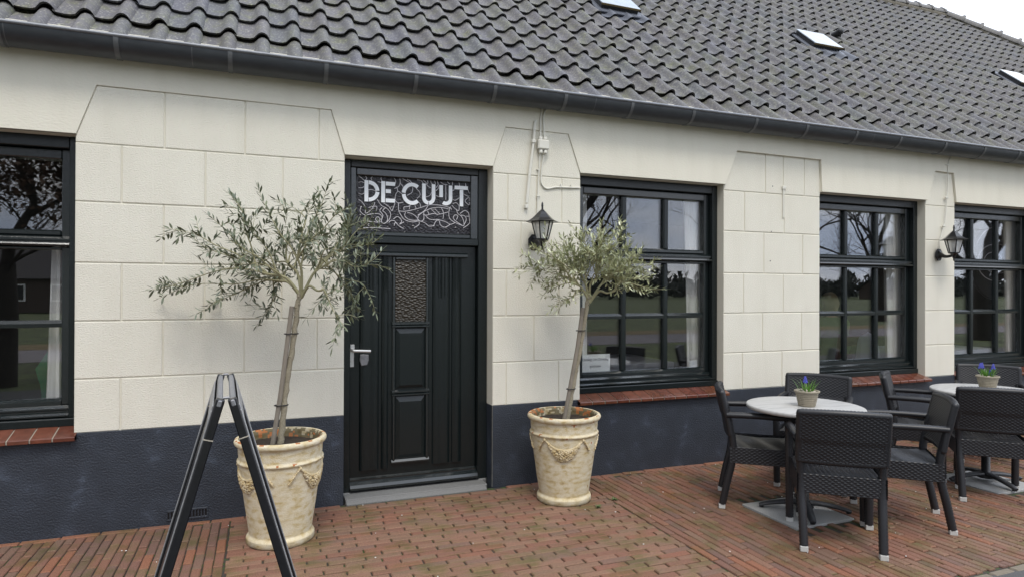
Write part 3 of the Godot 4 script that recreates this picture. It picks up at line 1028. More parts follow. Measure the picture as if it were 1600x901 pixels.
func roof() -> void:
	var F := roof_frame()
	var mb := MB.new()
	var tz := -0.10
	var e0 := F * Vector3(-4.3, tz, -0.02)
	var e1 := F * Vector3(hip_x(0.0), tz, -0.02)
	var r0 := F * Vector3(-4.3, tz, -ROOF_TOP)
	var r1 := F * Vector3(HIP_X, tz, -ROOF_TOP)
	var b0 := Vector3(-4.3, e0.y, 2.0 * r0.z - e0.z)
	var b1 := Vector3(e1.x, e1.y, b0.z)
	mb.quad(e0, e1, r1, r0, Vector3(0, 1, 1))
	mb.quad(b0, b1, r1, r0, Vector3(0, 1, -1))
	mb.flat(e1, b1, r1, Vector3(1, 1, 0))
	mb.flat(e0, b0, r0, Vector3(-1, 0, 0))
	mb.quad(e0, e1, b1, b0, Vector3.DOWN)
	var rf := part(house, "roof", mb, M.ridgemortar)
	# one tile: a pan that rolls up over its right edge
	var prof := [Vector2(0, 0.014), Vector2(0.02, 0.005), Vector2(0.06, 0.0), Vector2(0.098, 0.001), Vector2(0.121, 0.008), Vector2(0.136, 0.025), Vector2(0.152, 0.043), Vector2(0.171, 0.053), Vector2(0.190, 0.052), Vector2(0.207, 0.041), Vector2(0.219, 0.023), Vector2(0.226, 0.006)]
	var shades := []
	var tiles := []
	for v in 10:
		var m := MB.new()
		m.colored = true
		var k := rnd(0.098, 0.136)
		m.col = Color(k * rnd(0.96, 1.03), k * rnd(0.97, 1.0), k * rnd(0.98, 1.10))
		shades.append(m.col)
		var bow := rnd(-0.002, 0.003)
		var top := []
		for i in prof.size():
			top.append([Vector3(prof[i].x - 0.183, prof[i].y + 0.034, 0.0), Vector3(prof[i].x - 0.183, prof[i].y + 0.016 + bow, -0.18), Vector3(prof[i].x - 0.183, prof[i].y, -0.36)])
		m.sheet(top, Vector3.UP)
		for i in prof.size() - 1:            # the thick front edge
			m.quad(top[i][0], top[i + 1][0], top[i + 1][0] - Vector3(0, 0.019, 0.016), top[i][0] - Vector3(0, 0.019, 0.016), Vector3(0, -0.5, 1))
		var en: int = prof.size() - 1
		m.quad(top[en][0], top[en][2], top[en][2] - Vector3(0.004, 0.014, 0), top[en][0] - Vector3(0.004, 0.014, 0), Vector3.RIGHT)
		tiles.append(m.mesh())
	var places := []
	for row in 20:
		var t := 0.045 + row * 0.299 if row > 0 else -0.015
		for k in range(-26, 60):
			var x := 2.92 + 0.2089 * k
			if x < -3.9 or x > hip_x(t) - 0.08:
				continue
			var blocked := false
			for s in SKY:
				if x > s[0] - 0.10 and x < s[1] + 0.0 and t > s[2] - 0.02 and t < s[3] - 0.1:
					blocked = true
			if blocked:
				continue
			var jit := Transform3D(Basis.from_euler(Vector3(rnd(-0.01, 0.01), rnd(-0.012, 0.012), rnd(-0.016, 0.016))), Vector3(x + rnd(-0.005, 0.005), -0.075 + rnd(-0.002, 0.003), -t + rnd(-0.007, 0.007)))
			var w := F * jit
			var d := seen_at(w.origin + Vector3(0, 0, 0))
			var out := d < 0.0
			if out:
				d = (w.origin - EYE).length()
				if x > 3.0 and d > 12.0 and seen_at(w.origin - Vector3(1.2, 0.0, 0)) < 0.0:
					continue
				d += 100.0
			var apron := false
			for s in SKY:
				if row == 7 and x > s[0] - 0.02 and x < s[1] + 0.2:
					apron = true
			places.append([d, w, apron])
	places.sort_custom(func(a, b): return a[0] < b[0])
	var rest := []
	for i in places.size():
		if i < 300 or places[i][2]:
			part(rf, "roof_tile", tiles[rng.randi() % 10], M.slate if places[i][2] else M.tile, places[i][1])
		else:
			rest.append(places[i][1])
	var base := MB.new()
	base.colored = true
	for i in prof.size():
		pass
	var mm := MultiMesh.new()
	mm.transform_format = MultiMesh.TRANSFORM_3D
	mm.use_colors = true
	base.col = Color(1, 1, 1)
	var top2 := []
	for i in prof.size():
		top2.append([Vector3(prof[i].x - 0.183, prof[i].y + 0.034, 0.0), Vector3(prof[i].x - 0.183, prof[i].y, -0.36)])
	base.sheet(top2, Vector3.UP)
	for i in prof.size() - 1:
		base.quad(top2[i][0], top2[i + 1][0], top2[i + 1][0] - Vector3(0, 0.019, 0.016), top2[i][0] - Vector3(0, 0.019, 0.016), Vector3(0, 0, 1))
	mm.mesh = base.mesh()
	mm.instance_count = rest.size()
	for i in rest.size():
		mm.set_instance_transform(i, rest[i])
		mm.set_instance_color(i, shades[rng.randi() % 10])
	var mi := MultiMeshInstance3D.new()
	mi.name = "roof_tiles"
	mi.multimesh = mm
	mi.material_override = M.tile
	mi.set_meta("kind", "stuff")
	rf.add_child(mi)
	# ridge and hip capped with half-round tiles bedded in mortar
	var cap := MB.new()
	var L := 0.36
	for i in 10:
		var a0 := PI * i / 10.0
		var a1 := PI * (i + 1) / 10.0
		var p := [Vector3(0, sin(a0), cos(a0)), Vector3(0, sin(a1), cos(a1))]
		var w := Vector3(L, 0, 0)
		cap.quadn(p[0] * 0.105, p[1] * 0.105, p[1] * 0.115 + w, p[0] * 0.115 + w, p[0], p[1], p[1], p[0])
		for q in [[0.128, L - 0.035, L + 0.03]]:
			cap.quadn(p[0] * q[0] + Vector3(q[1], 0, 0), p[1] * q[0] + Vector3(q[1], 0, 0), p[1] * q[0] + Vector3(q[2], 0, 0), p[0] * q[0] + Vector3(q[2], 0, 0), p[0], p[1], p[1], p[0])
			cap.quad(p[0] * q[0] + Vector3(q[1], 0, 0), p[1] * q[0] + Vector3(q[1], 0, 0), p[1] * 0.1 + Vector3(q[1], 0, 0), p[0] * 0.1 + Vector3(q[1], 0, 0), Vector3.LEFT)
			cap.quad(p[0] * q[0] + Vector3(q[2], 0, 0), p[1] * q[0] + Vector3(q[2], 0, 0), p[1] * 0.1 + Vector3(q[2], 0, 0), p[0] * 0.1 + Vector3(q[2], 0, 0), Vector3.RIGHT)
	cap.ball(Vector3(L, 0.128, 0), Vector3(0.035, 0.022, 0.045))
	var cm := cap.mesh()
	var ra := F * Vector3(0, -0.03, -ROOF_TOP)
	for k in 34:
		var x := HIP_X - 0.05 - (k + 1) * L
		part(rf, "ridge_tile", cm, M.ridge, Transform3D(Basis.from_euler(Vector3(rnd(-0.02, 0.02), 0, rnd(-0.02, 0.02))), Vector3(x, ra.y + rnd(-0.006, 0.006), ra.z)))
	var h0 := F * Vector3(HIP_X, -0.03, -ROOF_TOP)
	var h1 := F * Vector3(hip_x(0.4), -0.03, -0.4)
	var dir := (h1 - h0).normalized()
	var sd := dir.cross(Vector3.UP).normalized()
	var n := int((h1 - h0).length() / L)
	for k in n:
		part(rf, "hip_tile", cm, M.ridge, Transform3D(Basis(dir, sd.cross(dir), sd).rotated(dir, rnd(-0.04, 0.04)), h0 + dir * (k * L)))
	mb = MB.new()
	mb.tube([Vector3(-4.3, ra.y - 0.04, ra.z), Vector3(HIP_X, ra.y - 0.04, ra.z), h1 - Vector3(0, 0.04, 0)], 0.12, 8)
	part(rf, "ridge_mortar", mb, M.ridgemortar)


const SKY := [[3.44, 3.91, 2.34, 2.80], [6.50, 6.95, 2.34, 2.75], [10.54, 10.99, 2.32, 2.73]]


func rooflights() -> void:
	var F := roof_frame()
	var rf: Node3D = house.get_node("roof")
	for s in SKY:
		var base := MB.new()                 # the flashing round the light
		base.xf = F
		base.box(Vector3((s[0] + s[1]) * 0.5, -0.028, -(s[2] + s[3]) * 0.5), Vector3(s[1] - s[0] + 0.12, 0.03, s[3] - s[2] + 0.16), 0.01)
		var rl := part(rf, "rooflight", base, M.slate)
		var fr := MB.new()
		fr.xf = F
		var cx: float = (s[0] + s[1]) * 0.5
		var cz: float = -(s[2] + s[3]) * 0.5
		var w: float = s[1] - s[0]
		var h: float = s[3] - s[2]
		fr.box(Vector3(cx, 0.008, cz), Vector3(w, 0.05, h), 0.006)
		part(rl, "curb", fr, M.iron)
		fr = MB.new()
		fr.xf = F
		fr.box(Vector3(cx, 0.040, cz + 0.006), Vector3(w + 0.02, 0.014, h + 0.03), 0.004)
		part(rl, "lid_pane", fr, M.skylight)
		fr = MB.new()
		fr.xf = F
		fr.box(Vector3(cx, 0.035, cz + h * 0.5 + 0.016), Vector3(w + 0.03, 0.022, 0.012), 0.003)
		part(rl, "lid_rim", fr, M.verge)
	var vt := MB.new()
	vt.xf = F * Transform3D(Basis.from_euler(Vector3(0.75, 0, 0)).scaled(Vector3(0.62, 0.62, 0.62)), Vector3(7.45, -0.01, -3.06))
	vt.tube([Vector3(0, -0.05, 0), Vector3(0, 0.10, 0)], 0.06, 12)
	for k in 5:
		vt.lathe([[0.06, 0.10 + k * 0.018], [0.075, 0.104 + k * 0.018], [0.06, 0.112 + k * 0.018]], 12)
	vt.lathe([[0.062, 0.19], [0.05, 0.21], [0.0, 0.216]], 12)
	part(rf, "vent_cap", vt, M.iron)


# ---------------------------------------------------------------- things on the wall
func make_lantern() -> Node3D:
	var o := thing("wall_lantern", "black hexagonal wall lantern between the door and the first window right of it", "lantern", Vector3(1.981, 1.877, 0.0), 0.0, "black lanterns on the front wall")
	var mb := MB.new()
	mb.xf = Transform3D(Basis.from_euler(Vector3(PI / 2, 0, 0)), Vector3.ZERO)
	mb.lathe([[0.0, 0.030], [0.022, 0.030], [0.036, 0.022], [0.046, 0.016], [0.050, 0.0]], 8, false, PI / 8)
	mb.xf = Transform3D.IDENTITY
	mb.xf = Transform3D(Basis.from_scale(Vector3(1.0, 1.25, 1.0)), Vector3.ZERO) * Transform3D(Basis.from_euler(Vector3(PI / 2, 0, 0)), Vector3.ZERO)
	mb.lathe([[0.0, 0.012], [0.048, 0.012], [0.054, 0.006], [0.054, 0.0]], 8, false, PI / 8)
	part(o, "wall_plate", mb, M.black)
	mb = MB.new()
	mb.ball(Vector3(0.004, 0.0, 0.032), Vector3(0.005, 0.005, 0.003))
	part(o, "screw", mb, M.steel)
	mb = MB.new()
	mb.tube(smooth_line([Vector3(0, 0, 0.02), Vector3(0, -0.018, 0.06), Vector3(0, -0.022, 0.10), Vector3(0, -0.012, 0.145), Vector3(0, 0.006, 0.16)], 4), [0.026, 0.024, 0.022, 0.020, 0.018, 0.017, 0.016, 0.0155, 0.015, 0.015, 0.015, 0.015, 0.015, 0.015, 0.015, 0.015, 0.015], 10)
	mb.xf = Transform3D(Basis.IDENTITY, Vector3(0, 0, 0.16))
	mb.lathe([[0.0, -0.072], [0.006, -0.068], [0.008, -0.05], [0.006, -0.045], [0.013, -0.038], [0.016, -0.02], [0.02, -0.012], [0.03, 0.0], [0.046, 0.006], [0.05, 0.012], [0.046, 0.016], [0.0, 0.016]], 16)
	part(o, "arm", mb, M.black)
	var fr := MB.new()
	fr.xf = Transform3D(Basis.IDENTITY, Vector3(0, 0, 0.16))
	for k in 6:
		var a := TAU * k / 6.0 + 0.18
		var b := TAU * (k + 1) / 6.0 + 0.18
		var c0 := Vector3(cos(a), 0, sin(a))
		var c1 := Vector3(cos(b), 0, sin(b))
		fr.tube([c0 * 0.047 + Vector3(0, 0.012, 0), c0 * 0.082 + Vector3(0, 0.146, 0)], 0.0052, 6)
		fr.tube([c0 * 0.082 + Vector3(0, 0.145, 0), c1 * 0.082 + Vector3(0, 0.145, 0)], 0.005, 6)
		fr.tube([c0 * 0.048 + Vector3(0, 0.014, 0), c1 * 0.048 + Vector3(0, 0.014, 0)], 0.0048, 6)
	part(o, "frame", fr, M.black)
	for k in 6:
		var a := TAU * k / 6.0 + 0.18
		var b := TAU * (k + 1) / 6.0 + 0.18
		var p := MB.new()
		p.xf = Transform3D(Basis.IDENTITY, Vector3(0, 0, 0.16))
		var q := [Vector3(cos(a) * 0.046, 0.016, sin(a) * 0.046), Vector3(cos(b) * 0.046, 0.016, sin(b) * 0.046), Vector3(cos(b) * 0.08, 0.144, sin(b) * 0.08), Vector3(cos(a) * 0.08, 0.144, sin(a) * 0.08)]
		p.quad(q[0], q[1], q[2], q[3], q[0] + q[1])
		part(o, "pane", p, M.lampglass)
	mb = MB.new()
	mb.xf = Transform3D(Basis.IDENTITY, Vector3(0, 0, 0.16))
	mb.lathe([[0.126, 0.143], [0.128, 0.147], [0.104, 0.156], [0.078, 0.173], [0.052, 0.198], [0.030, 0.222], [0.014, 0.236], [0.008, 0.242], [0.0075, 0.262], [0.009, 0.268], [0.006, 0.29], [0.0, 0.30]], 6, false, 0.18)
	mb.lathe([[0.126, 0.143], [0.0, 0.15]], 6, false, 0.18)
	part(o, "roof", mb, M.black)
	mb = MB.new()
	mb.xf = Transform3D(Basis.IDENTITY, Vector3(0, 0, 0.16))
	mb.lathe([[0.0, 0.016], [0.019, 0.016], [0.019, 0.062], [0.0, 0.062]], 12)
	part(o, "lamp_holder", mb, M.iron)
	mb = MB.new()
	mb.xf = Transform3D(Basis.IDENTITY, Vector3(0, 0, 0.16))
	mb.lathe([[0.014, 0.062], [0.016, 0.072], [0.024, 0.085], [0.026, 0.105], [0.022, 0.125], [0.012, 0.136], [0.0, 0.138]], 14)
	part(o, "bulb", mb, M.bulb)
	return o


func cable(pts: Array, r := 0.0055) -> MB:
	var mb := MB.new()
	mb.tube(smooth_line(pts, 5), r, 7)
	return mb


func wall_fittings() -> void:
	var l := make_lantern()
	copy_of(l, Vector3(6.588, 1.886, 0), 0.0, "black hexagonal wall lantern on the narrow pier between the two right windows")
	var o := thing("junction_box", "small cream junction box with glands on the wall above the left lantern", "junction box", Vector3(2.043, 2.642, 0.008))
	var mb := MB.new()
	mb.box(Vector3(0, 0, 0.022), Vector3(0.094, 0.075, 0.044), 0.008)
	part(o, "box", mb, M.cream)
	for x in [-0.02, 0.018]:
		for y in [-0.054, 0.048]:
			mb = MB.new()
			mb.lathe([[0.0, -0.016], [0.013, -0.016], [0.016, -0.008], [0.016, 0.014], [0.0, 0.014]], 10)
			part(o, "gland", mb, M.cream, Transform3D(Basis.IDENTITY, Vector3(x, y, 0.02)))
	var z := 0.016
	o = thing("supply_cable", "pair of cream cables from under the gutter down into the junction box", "cable", Vector3.ZERO)
	part(o, "left_core", cable([Vector3(2.045, 2.96, 0.03), Vector3(2.040, 2.92, z), Vector3(2.027, 2.84, z), Vector3(2.023, 2.70, z + 0.01)], 0.007), M.cream)
	part(o, "right_core", cable([Vector3(2.15, 2.955, 0.03), Vector3(2.11, 2.945, z), Vector3(2.066, 2.91, z), Vector3(2.052, 2.85, z), Vector3(2.058, 2.70, z + 0.01)], 0.007), M.cream)
	o = thing("lantern_cable", "thin cream cable running from junction box straight down behind the left lantern", "cable", Vector3.ZERO)
	part(o, "sheath", cable([Vector3(2.021, 2.585, z + 0.008), Vector3(2.016, 2.41, 0.008), Vector3(2.006, 2.13, 0.008), Vector3(1.998, 1.93, 0.008)]), M.cream)
	for y in [2.45, 2.24]:
		mb = MB.new()
		mb.box(Vector3(2.013, y, 0.008), Vector3(0.03, 0.008, 0.014), 0.002)
		part(o, "clip", mb, M.cream)
	o = thing("window_cable", "cream cable bending from junction box sideways to the first window frame", "cable", Vector3.ZERO)
	part(o, "sheath", cable([Vector3(2.060, 2.585, z + 0.008), Vector3(2.048, 2.50, 0.010), Vector3(2.038, 2.41, 0.008), Vector3(2.040, 2.345, 0.008), Vector3(2.083, 2.305, 0.008), Vector3(2.165, 2.320, 0.008), Vector3(2.28, 2.325, 0.008), Vector3(2.384, 2.329, 0.006)], 0.0065), M.cream)
	for x in [2.21, 2.30]:
		mb = MB.new()
		mb.box(Vector3(x, 2.335, 0.008), Vector3(0.012, 0.03, 0.014), 0.002)
		part(o, "clip", mb, M.cream)
	o = thing("wall_conduit", "long thin cream conduit slanting down the pier left of the lantern", "conduit", Vector3.ZERO)
	part(o, "tube", cable([Vector3(1.985, 2.83, 0.016), Vector3(1.975, 2.79, 0.018), Vector3(1.966, 2.66, 0.018), Vector3(1.937, 2.44, 0.018), Vector3(1.910, 2.18, 0.018)], 0.012), M.cream)
	mb = MB.new()
	mb.box(Vector3(1.966, 2.665, 0.02), Vector3(0.034, 0.03, 0.03), 0.005)
	part(o, "clamp", mb, M.cream)
	mb = MB.new()
	mb.box(Vector3(1.908, 2.155, 0.016), Vector3(0.028, 0.034, 0.028), 0.004)
	part(o, "clamp", mb, M.cream)
	o = thing("pier_cable", "thin cream cable clipped down the narrow pier to the right lantern", "cable", Vector3.ZERO)
	part(o, "sheath", cable([Vector3(6.765, 2.96, 0.02), Vector3(6.755, 2.92, 0.012), Vector3(6.714, 2.83, 0.012), Vector3(6.716, 2.6, 0.008), Vector3(6.69, 2.35, 0.008), Vector3(6.665, 2.2, 0.008), Vector3(6.60, 2.05, 0.008), Vector3(6.580, 1.95, 0.01)]), M.cream)
	for p in [Vector2(6.71, 2.835), Vector2(6.70, 2.49), Vector2(6.66, 2.19)]:
		mb = MB.new()
		mb.box(Vector3(p.x, p.y, 0.008), Vector3(0.05, 0.014, 0.018), 0.003)
		part(o, "clip", mb, M.cream)


func lettering(parent: Node, called: String, txt: String, size: float, at: Vector3, m: Material, bold := false) -> void:
	var t := TextMesh.new()
	var f := SystemFont.new()
	f.font_names = PackedStringArray(["Droid Sans"])
	t.font = f
	t.text = txt
	t.font_size = 48
	t.pixel_size = size / 48.0
	t.depth = 0.0008
	part(parent, called, t, m, Transform3D(Basis.IDENTITY, at))


func drape(x0: float, x1: float, y0: float, y1: float, z: float, folds: float, amp: float, sd: float, lean := 0.0) -> MB:
	var mb := MB.new()
	var g := []
	for i in 9:
		var v := i / 8.0
		var row := []
		for j in 61:
			var u := j / 60.0
			var a := amp * (0.6 + 0.4 * sin(u * 9.0 + sd))
			row.append(Vector3(lerpf(x0, x1, u) + lean * (1.0 - v) * (1.0 - u) + 0.01 * sin(u * folds * TAU * 0.5 + v * 1.5), lerpf(y0, y1, v), z + a * sin(u * folds * TAU + sd + 0.5 * sin(v * 2.0)) + 0.25 * a * sin(u * folds * 2.7 * TAU + sd)))
		g.append(row)
	mb.sheet(g, Vector3(0, 0, 1))
	return mb


func behind_the_glass() -> void:
	var o := thing("window_sign", "white paper sign with closing days standing in the window above the right olive pot", "sign", Vector3(2.652, 0.808, -0.225))
	var mb := MB.new()
	mb.box(Vector3(0, 0.076, 0), Vector3(0.284, 0.152, 0.003))
	part(o, "sheet", mb, M.paper)
	lettering(o, "lettering", "Zondag t/m Dinsdag", 0.0285, Vector3(0.0, 0.108, 0.0022), M.ink)
	lettering(o, "lettering", "gesloten", 0.0285, Vector3(0.0, 0.050, 0.0022), M.ink)
	o = thing("window_card", "small white card in the lower right corner of the first window right of door", "card", Vector3(3.662, 0.813, -0.225))
	mb = MB.new()
	mb.box(Vector3(0, 0.029, 0), Vector3(0.083, 0.058, 0.002))
	part(o, "sheet", mb, M.paper)
	mb = MB.new()
	mb.prism(PackedVector2Array([Vector2(-0.012, 0.02), Vector2(0.01, 0.018), Vector2(0.006, 0.04), Vector2(0.0, 0.046)]), 0.0012, 0.0018)
	part(o, "printed_mark", mb, M.cloth)
	var grp := "white curtains behind the windows"
	for q in [
		[3.585, 3.86, 5.5, 0.3, "gathered white curtain at right edge of the window beside the right olive tree"],
		[6.12, 6.50, 6.0, 1.4, "gathered white curtain in the window between the plain pier and the narrow pier"],
		[8.10, 8.46, 6.0, 2.2, "gathered white curtain in the rightmost window behind the second table"],
		[2.36, 2.60, 3.0, 0.9, "narrow strip of white curtain at left edge of the window behind right olive tree"],
		[-1.275, -1.19, 1.5, 0.1, "narrow strip of white curtain at right edge of the far left window"]]:
		o = thing("curtain", q[4], "curtain", Vector3.ZERO, 0.0, grp)
		part(o, "cloth", drape(q[0], q[1], 0.74, 2.45 if q[0] > 0 else 1.80, -0.285, q[2], 0.024, q[3], 0.05 if q[0] > 0 else -0.02), M.curtain)
	o = thing("green_cloth", "dark green cloth hanging at bottom right inside the far left window", "cloth", Vector3.ZERO)
	mb = MB.new()
	var g := []
	for i in 9:
		var row := []
		for j in 9:
			var u := j / 8.0
			var v := i / 8.0
			row.append(Vector3(lerpf(-1.37, -1.24, u) + 0.02 * sin(v * 4.0), 0.70 + v * (0.28 + 0.26 * u), -0.40 - 0.05 * sin(u * PI)))
		g.append(row)
	mb.sheet(g, Vector3(0, 0, 1))
	part(o, "fabric", mb, M.green)
	# a laid table by each window
	for q in [[3.05, -0.95, 0.62, "laid table under white cloth inside the window beside right olive tree", 0.0], [7.55, -0.80, 0.70, "laid table under white cloth inside the rightmost window", 0.1]]:
		o = thing("dining_table", q[3], "table", Vector3(q[0], 0.08, q[1]), q[4], "tables inside the windows")
		mb = MB.new()
		mb.box(Vector3(0, 0.715, 0), Vector3(q[2] * 2, 0.03, 0.8), 0.01)
		part(o, "tabletop", mb, M.oak)
		for sx in [-1, 1]:
			for sz in [-1, 1]:
				mb = MB.new()
				mb.box(Vector3(sx * (q[2] - 0.08), 0.35, sz * 0.32), Vector3(0.06, 0.70, 0.06), 0.006)
				part(o, "leg", mb, M.oak)
		mb = MB.new()
		mb.prism(PackedVector2Array([Vector2(-q[2] - 0.01, -0.41), Vector2(q[2] + 0.01, -0.41), Vector2(q[2] + 0.01, 0.41), Vector2(-q[2] - 0.01, 0.41)]), 0.0, 0.19, 0.008)
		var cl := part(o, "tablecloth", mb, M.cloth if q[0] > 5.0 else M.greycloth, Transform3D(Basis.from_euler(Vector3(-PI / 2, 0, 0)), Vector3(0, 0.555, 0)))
		cl.set_meta("label", "white cloth hanging over the table edge")
	o = thing("table_flowers", "small block vase with green sprigs on the table in the rightmost window", "vase", Vector3(7.30, 0.828, -0.52))
	mb = MB.new()
	mb.box(Vector3(0, 0.05, 0), Vector3(0.12, 0.10, 0.10), 0.01)
	part(o, "vase", mb, M.potgrey)
	mb = MB.new()
	for k in 14:
		var a := rnd(0, TAU)
		var p := Vector3(cos(a) * 0.05, 0.1 + rnd(0.06, 0.2), sin(a) * 0.05)
		mb.tube([Vector3(0, 0.08, 0), p * 0.6 + Vector3(0, 0.04, 0), p], [0.003, 0.003, 0.008], 4)
	part(o, "sprigs", mb, M.blade)
	for q in [[6.50, -1.24, PI, "brown wooden dining chair with a person on it, inside second window"], [3.35, -1.75, 0.3, "brown wooden dining chair standing in the dark behind the first window"]]:
		o = thing("dining_chair", q[3], "chair", Vector3(q[0], 0.08, q[1]), q[2], "wooden chairs inside")
		mb = MB.new()
		mb.box(Vector3(0, 0.45, 0), Vector3(0.42, 0.04, 0.42), 0.01)
		part(o, "seat", mb, M.oak)
		for sx in [-0.19, 0.19]:
			mb = MB.new()
			mb.box(Vector3(sx, 0.215, 0.19), Vector3(0.04, 0.43, 0.04), 0.005)
			part(o, "leg", mb, M.oak)
			mb = MB.new()
			mb.tube([Vector3(sx, 0, -0.2), Vector3(sx, 0.45, -0.19), Vector3(sx, 0.92, -0.26)], 0.022, 6)
			part(o, "leg", mb, M.oak)
		mb = MB.new()
		mb.box(Vector3(0, 0.84, -0.25), Vector3(0.40, 0.12, 0.022), 0.006)
		mb.box(Vector3(0, 0.66, -0.225), Vector3(0.38, 0.05, 0.02), 0.005)
		part(o, "backrest", mb, M.oak)
	o = thing("draped_jacket", "grey blue jacket draped over a seat inside the second window", "jacket", Vector3(6.66, 0.08, -0.92))
	mb = MB.new()
	g = []
	for i in 9:
		var row := []
		for j in 13:
			var u := j / 12.0
			var v := i / 8.0
			row.append(Vector3(-0.17 * cos(u * PI) * (0.6 + 0.5 * (1.0 - v)), 0.62 + 0.33 * sin(v * PI * 0.5) - 0.05 * absf(cos(u * PI)), 0.12 * sin(u * PI) * (1.2 - v) + 0.01 * sin(u * 20.0)))
		g.append(row)
	mb.sheet(g, Vector3(0, 0, 1))
	part(o, "cloth", mb, M.cloth)
	mb = MB.new()
	mb.box(Vector3(0, 0.43, 0), Vector3(0.36, 0.40, 0.2), 0.06)
	part(o, "hem", mb, M.cloth)
	# the round sign seen through the rightmost window
	o = thing("round_sign", "large round dark sign with thin pale lines hanging inside the rightmost window", "sign", Vector3(8.13, 1.87, -0.40))
	mb = MB.new()
	mb.xf = Transform3D(Basis.from_euler(Vector3(PI / 2, 0, 0)), Vector3.ZERO)
	mb.lathe([[0.0, 0.02], [0.44, 0.02], [0.46, 0.012], [0.46, 0.0], [0.0, 0.0]], 48)
	part(o, "disc", mb, M.black)
	mb = MB.new()
	for q in [arc(0.0, -0.02, 0.34, 0.22, 0, 360, 40), arc(-0.06, 0.0, 0.16, 0.10, 20, 340, 20), arc(0.02, -0.05, 0.22, 0.10, 200, 350, 16), arc(-0.12, 0.03, 0.10, 0.16, -60, 80, 14), arc(0.0, 0.0, 0.40, 0.40, 30, 150, 30)]:
		stroke(mb, q, 0.007, 0.021, 0.024)
	part(o, "line_emblem", mb, M.lead)
	mb = MB.new()
	for x in [-0.2, 0.2]:
		mb.tube([Vector3(x, 0.38, 0.005), Vector3(x, 0.62, 0.005)], 0.004, 5)
	part(o, "hanging_wire", mb, M.black)
	seated_guest()


# ---------------------------------------------------------------- a body from tapered bones, meshed as one surface
func capsule(p: Vector3, a: Vector3, b: Vector3, ra: float, rb: float) -> float:
	var ab := b - a
	var t := clampf((p - a).dot(ab) / maxf(ab.length_squared(), 1e-9), 0.0, 1.0)
	return (p - a - ab * t).length() - lerpf(ra, rb, t)


func nets(mb: MB, bones: Array, lo: Vector3, hi: Vector3, cell: float, blend: float, paint: Callable) -> void:
	var nx := int((hi.x - lo.x) / cell) + 1
	var ny := int((hi.y - lo.y) / cell) + 1
	var nz := int((hi.z - lo.z) / cell) + 1
	var f := PackedFloat32Array()
	f.resize(nx * ny * nz)
	f.fill(1.0)
	for b in bones:
		var m: float = maxf(b[2], b[3]) + cell * 2.5 + blend
		var p0: Vector3 = ((b[0].min(b[1]) - Vector3(m, m, m)) - lo) / cell
		var p1: Vector3 = ((b[0].max(b[1]) + Vector3(m, m, m)) - lo) / cell
		for k in range(clampi(int(p0.z), 0, nz - 1), clampi(int(p1.z) + 1, 0, nz - 1) + 1):
			for j in range(clampi(int(p0.y), 0, ny - 1), clampi(int(p1.y) + 1, 0, ny - 1) + 1):
				for i in range(clampi(int(p0.x), 0, nx - 1), clampi(int(p1.x) + 1, 0, nx - 1) + 1):
					var q := i + nx * (j + ny * k)
					var d := capsule(lo + Vector3(i, j, k) * cell, b[0], b[1], b[2], b[3])
					var h := clampf(0.5 + 0.5 * (f[q] - d) / blend, 0.0, 1.0)
					f[q] = lerpf(f[q], d, h) - blend * h * (1.0 - h)
	var at := {}
	for k in nz - 1:
		for j in ny - 1:
			for i in nx - 1:
				var q := i + nx * (j + ny * k)
				var neg := 0
				var c := [q, q + 1, q + nx, q + nx + 1, q + nx * ny, q + nx * ny + 1, q + nx * ny + nx, q + nx * ny + nx + 1]
				for e in c:
					if f[e] < 0.0:
						neg += 1
				if neg == 0 or neg == 8:
					continue
				var s := Vector3.ZERO
				var n := 0
				for e in [[0, 1], [2, 3], [4, 5], [6, 7], [0, 2], [1, 3], [4, 6], [5, 7], [0, 4], [1, 5], [2, 6], [3, 7]]:
					var a := f[c[e[0]]]
					var b := f[c[e[1]]]
					if (a < 0.0) != (b < 0.0):
						var t := a / (a - b)
						var pa := Vector3(e[0] & 1, (e[0] >> 1) & 1, (e[0] >> 2) & 1)
						var pb := Vector3(e[1] & 1, (e[1] >> 1) & 1, (e[1] >> 2) & 1)
						s += pa.lerp(pb, t)
						n += 1
				var gr := Vector3(f[c[1]] + f[c[3]] + f[c[5]] + f[c[7]] - f[c[0]] - f[c[2]] - f[c[4]] - f[c[6]], f[c[2]] + f[c[3]] + f[c[6]] + f[c[7]] - f[c[0]] - f[c[1]] - f[c[4]] - f[c[5]], f[c[4]] + f[c[5]] + f[c[6]] + f[c[7]] - f[c[0]] - f[c[1]] - f[c[2]] - f[c[3]])
				at[q] = [lo + (Vector3(i, j, k) + s / n) * cell, gr.normalized()]
	var step := [1, nx, nx * ny]
	for q in at:
		for ax in 3:
			var u: int = step[(ax + 1) % 3]
			var w: int = step[(ax + 2) % 3]
			if (f[q] < 0.0) != (f[q + step[ax]] < 0.0) and at.has(q - u) and at.has(q - w) and at.has(q - u - w):
				var a: Array = at[q]
				var b: Array = at[q - u]
				var d: Array = at[q - u - w]
				var e: Array = at[q - w]
				mb.col = paint.call((a[0] + d[0]) * 0.5)
				mb.quadn(a[0], b[0], d[0], e[0], a[1], b[1], d[1], e[1])


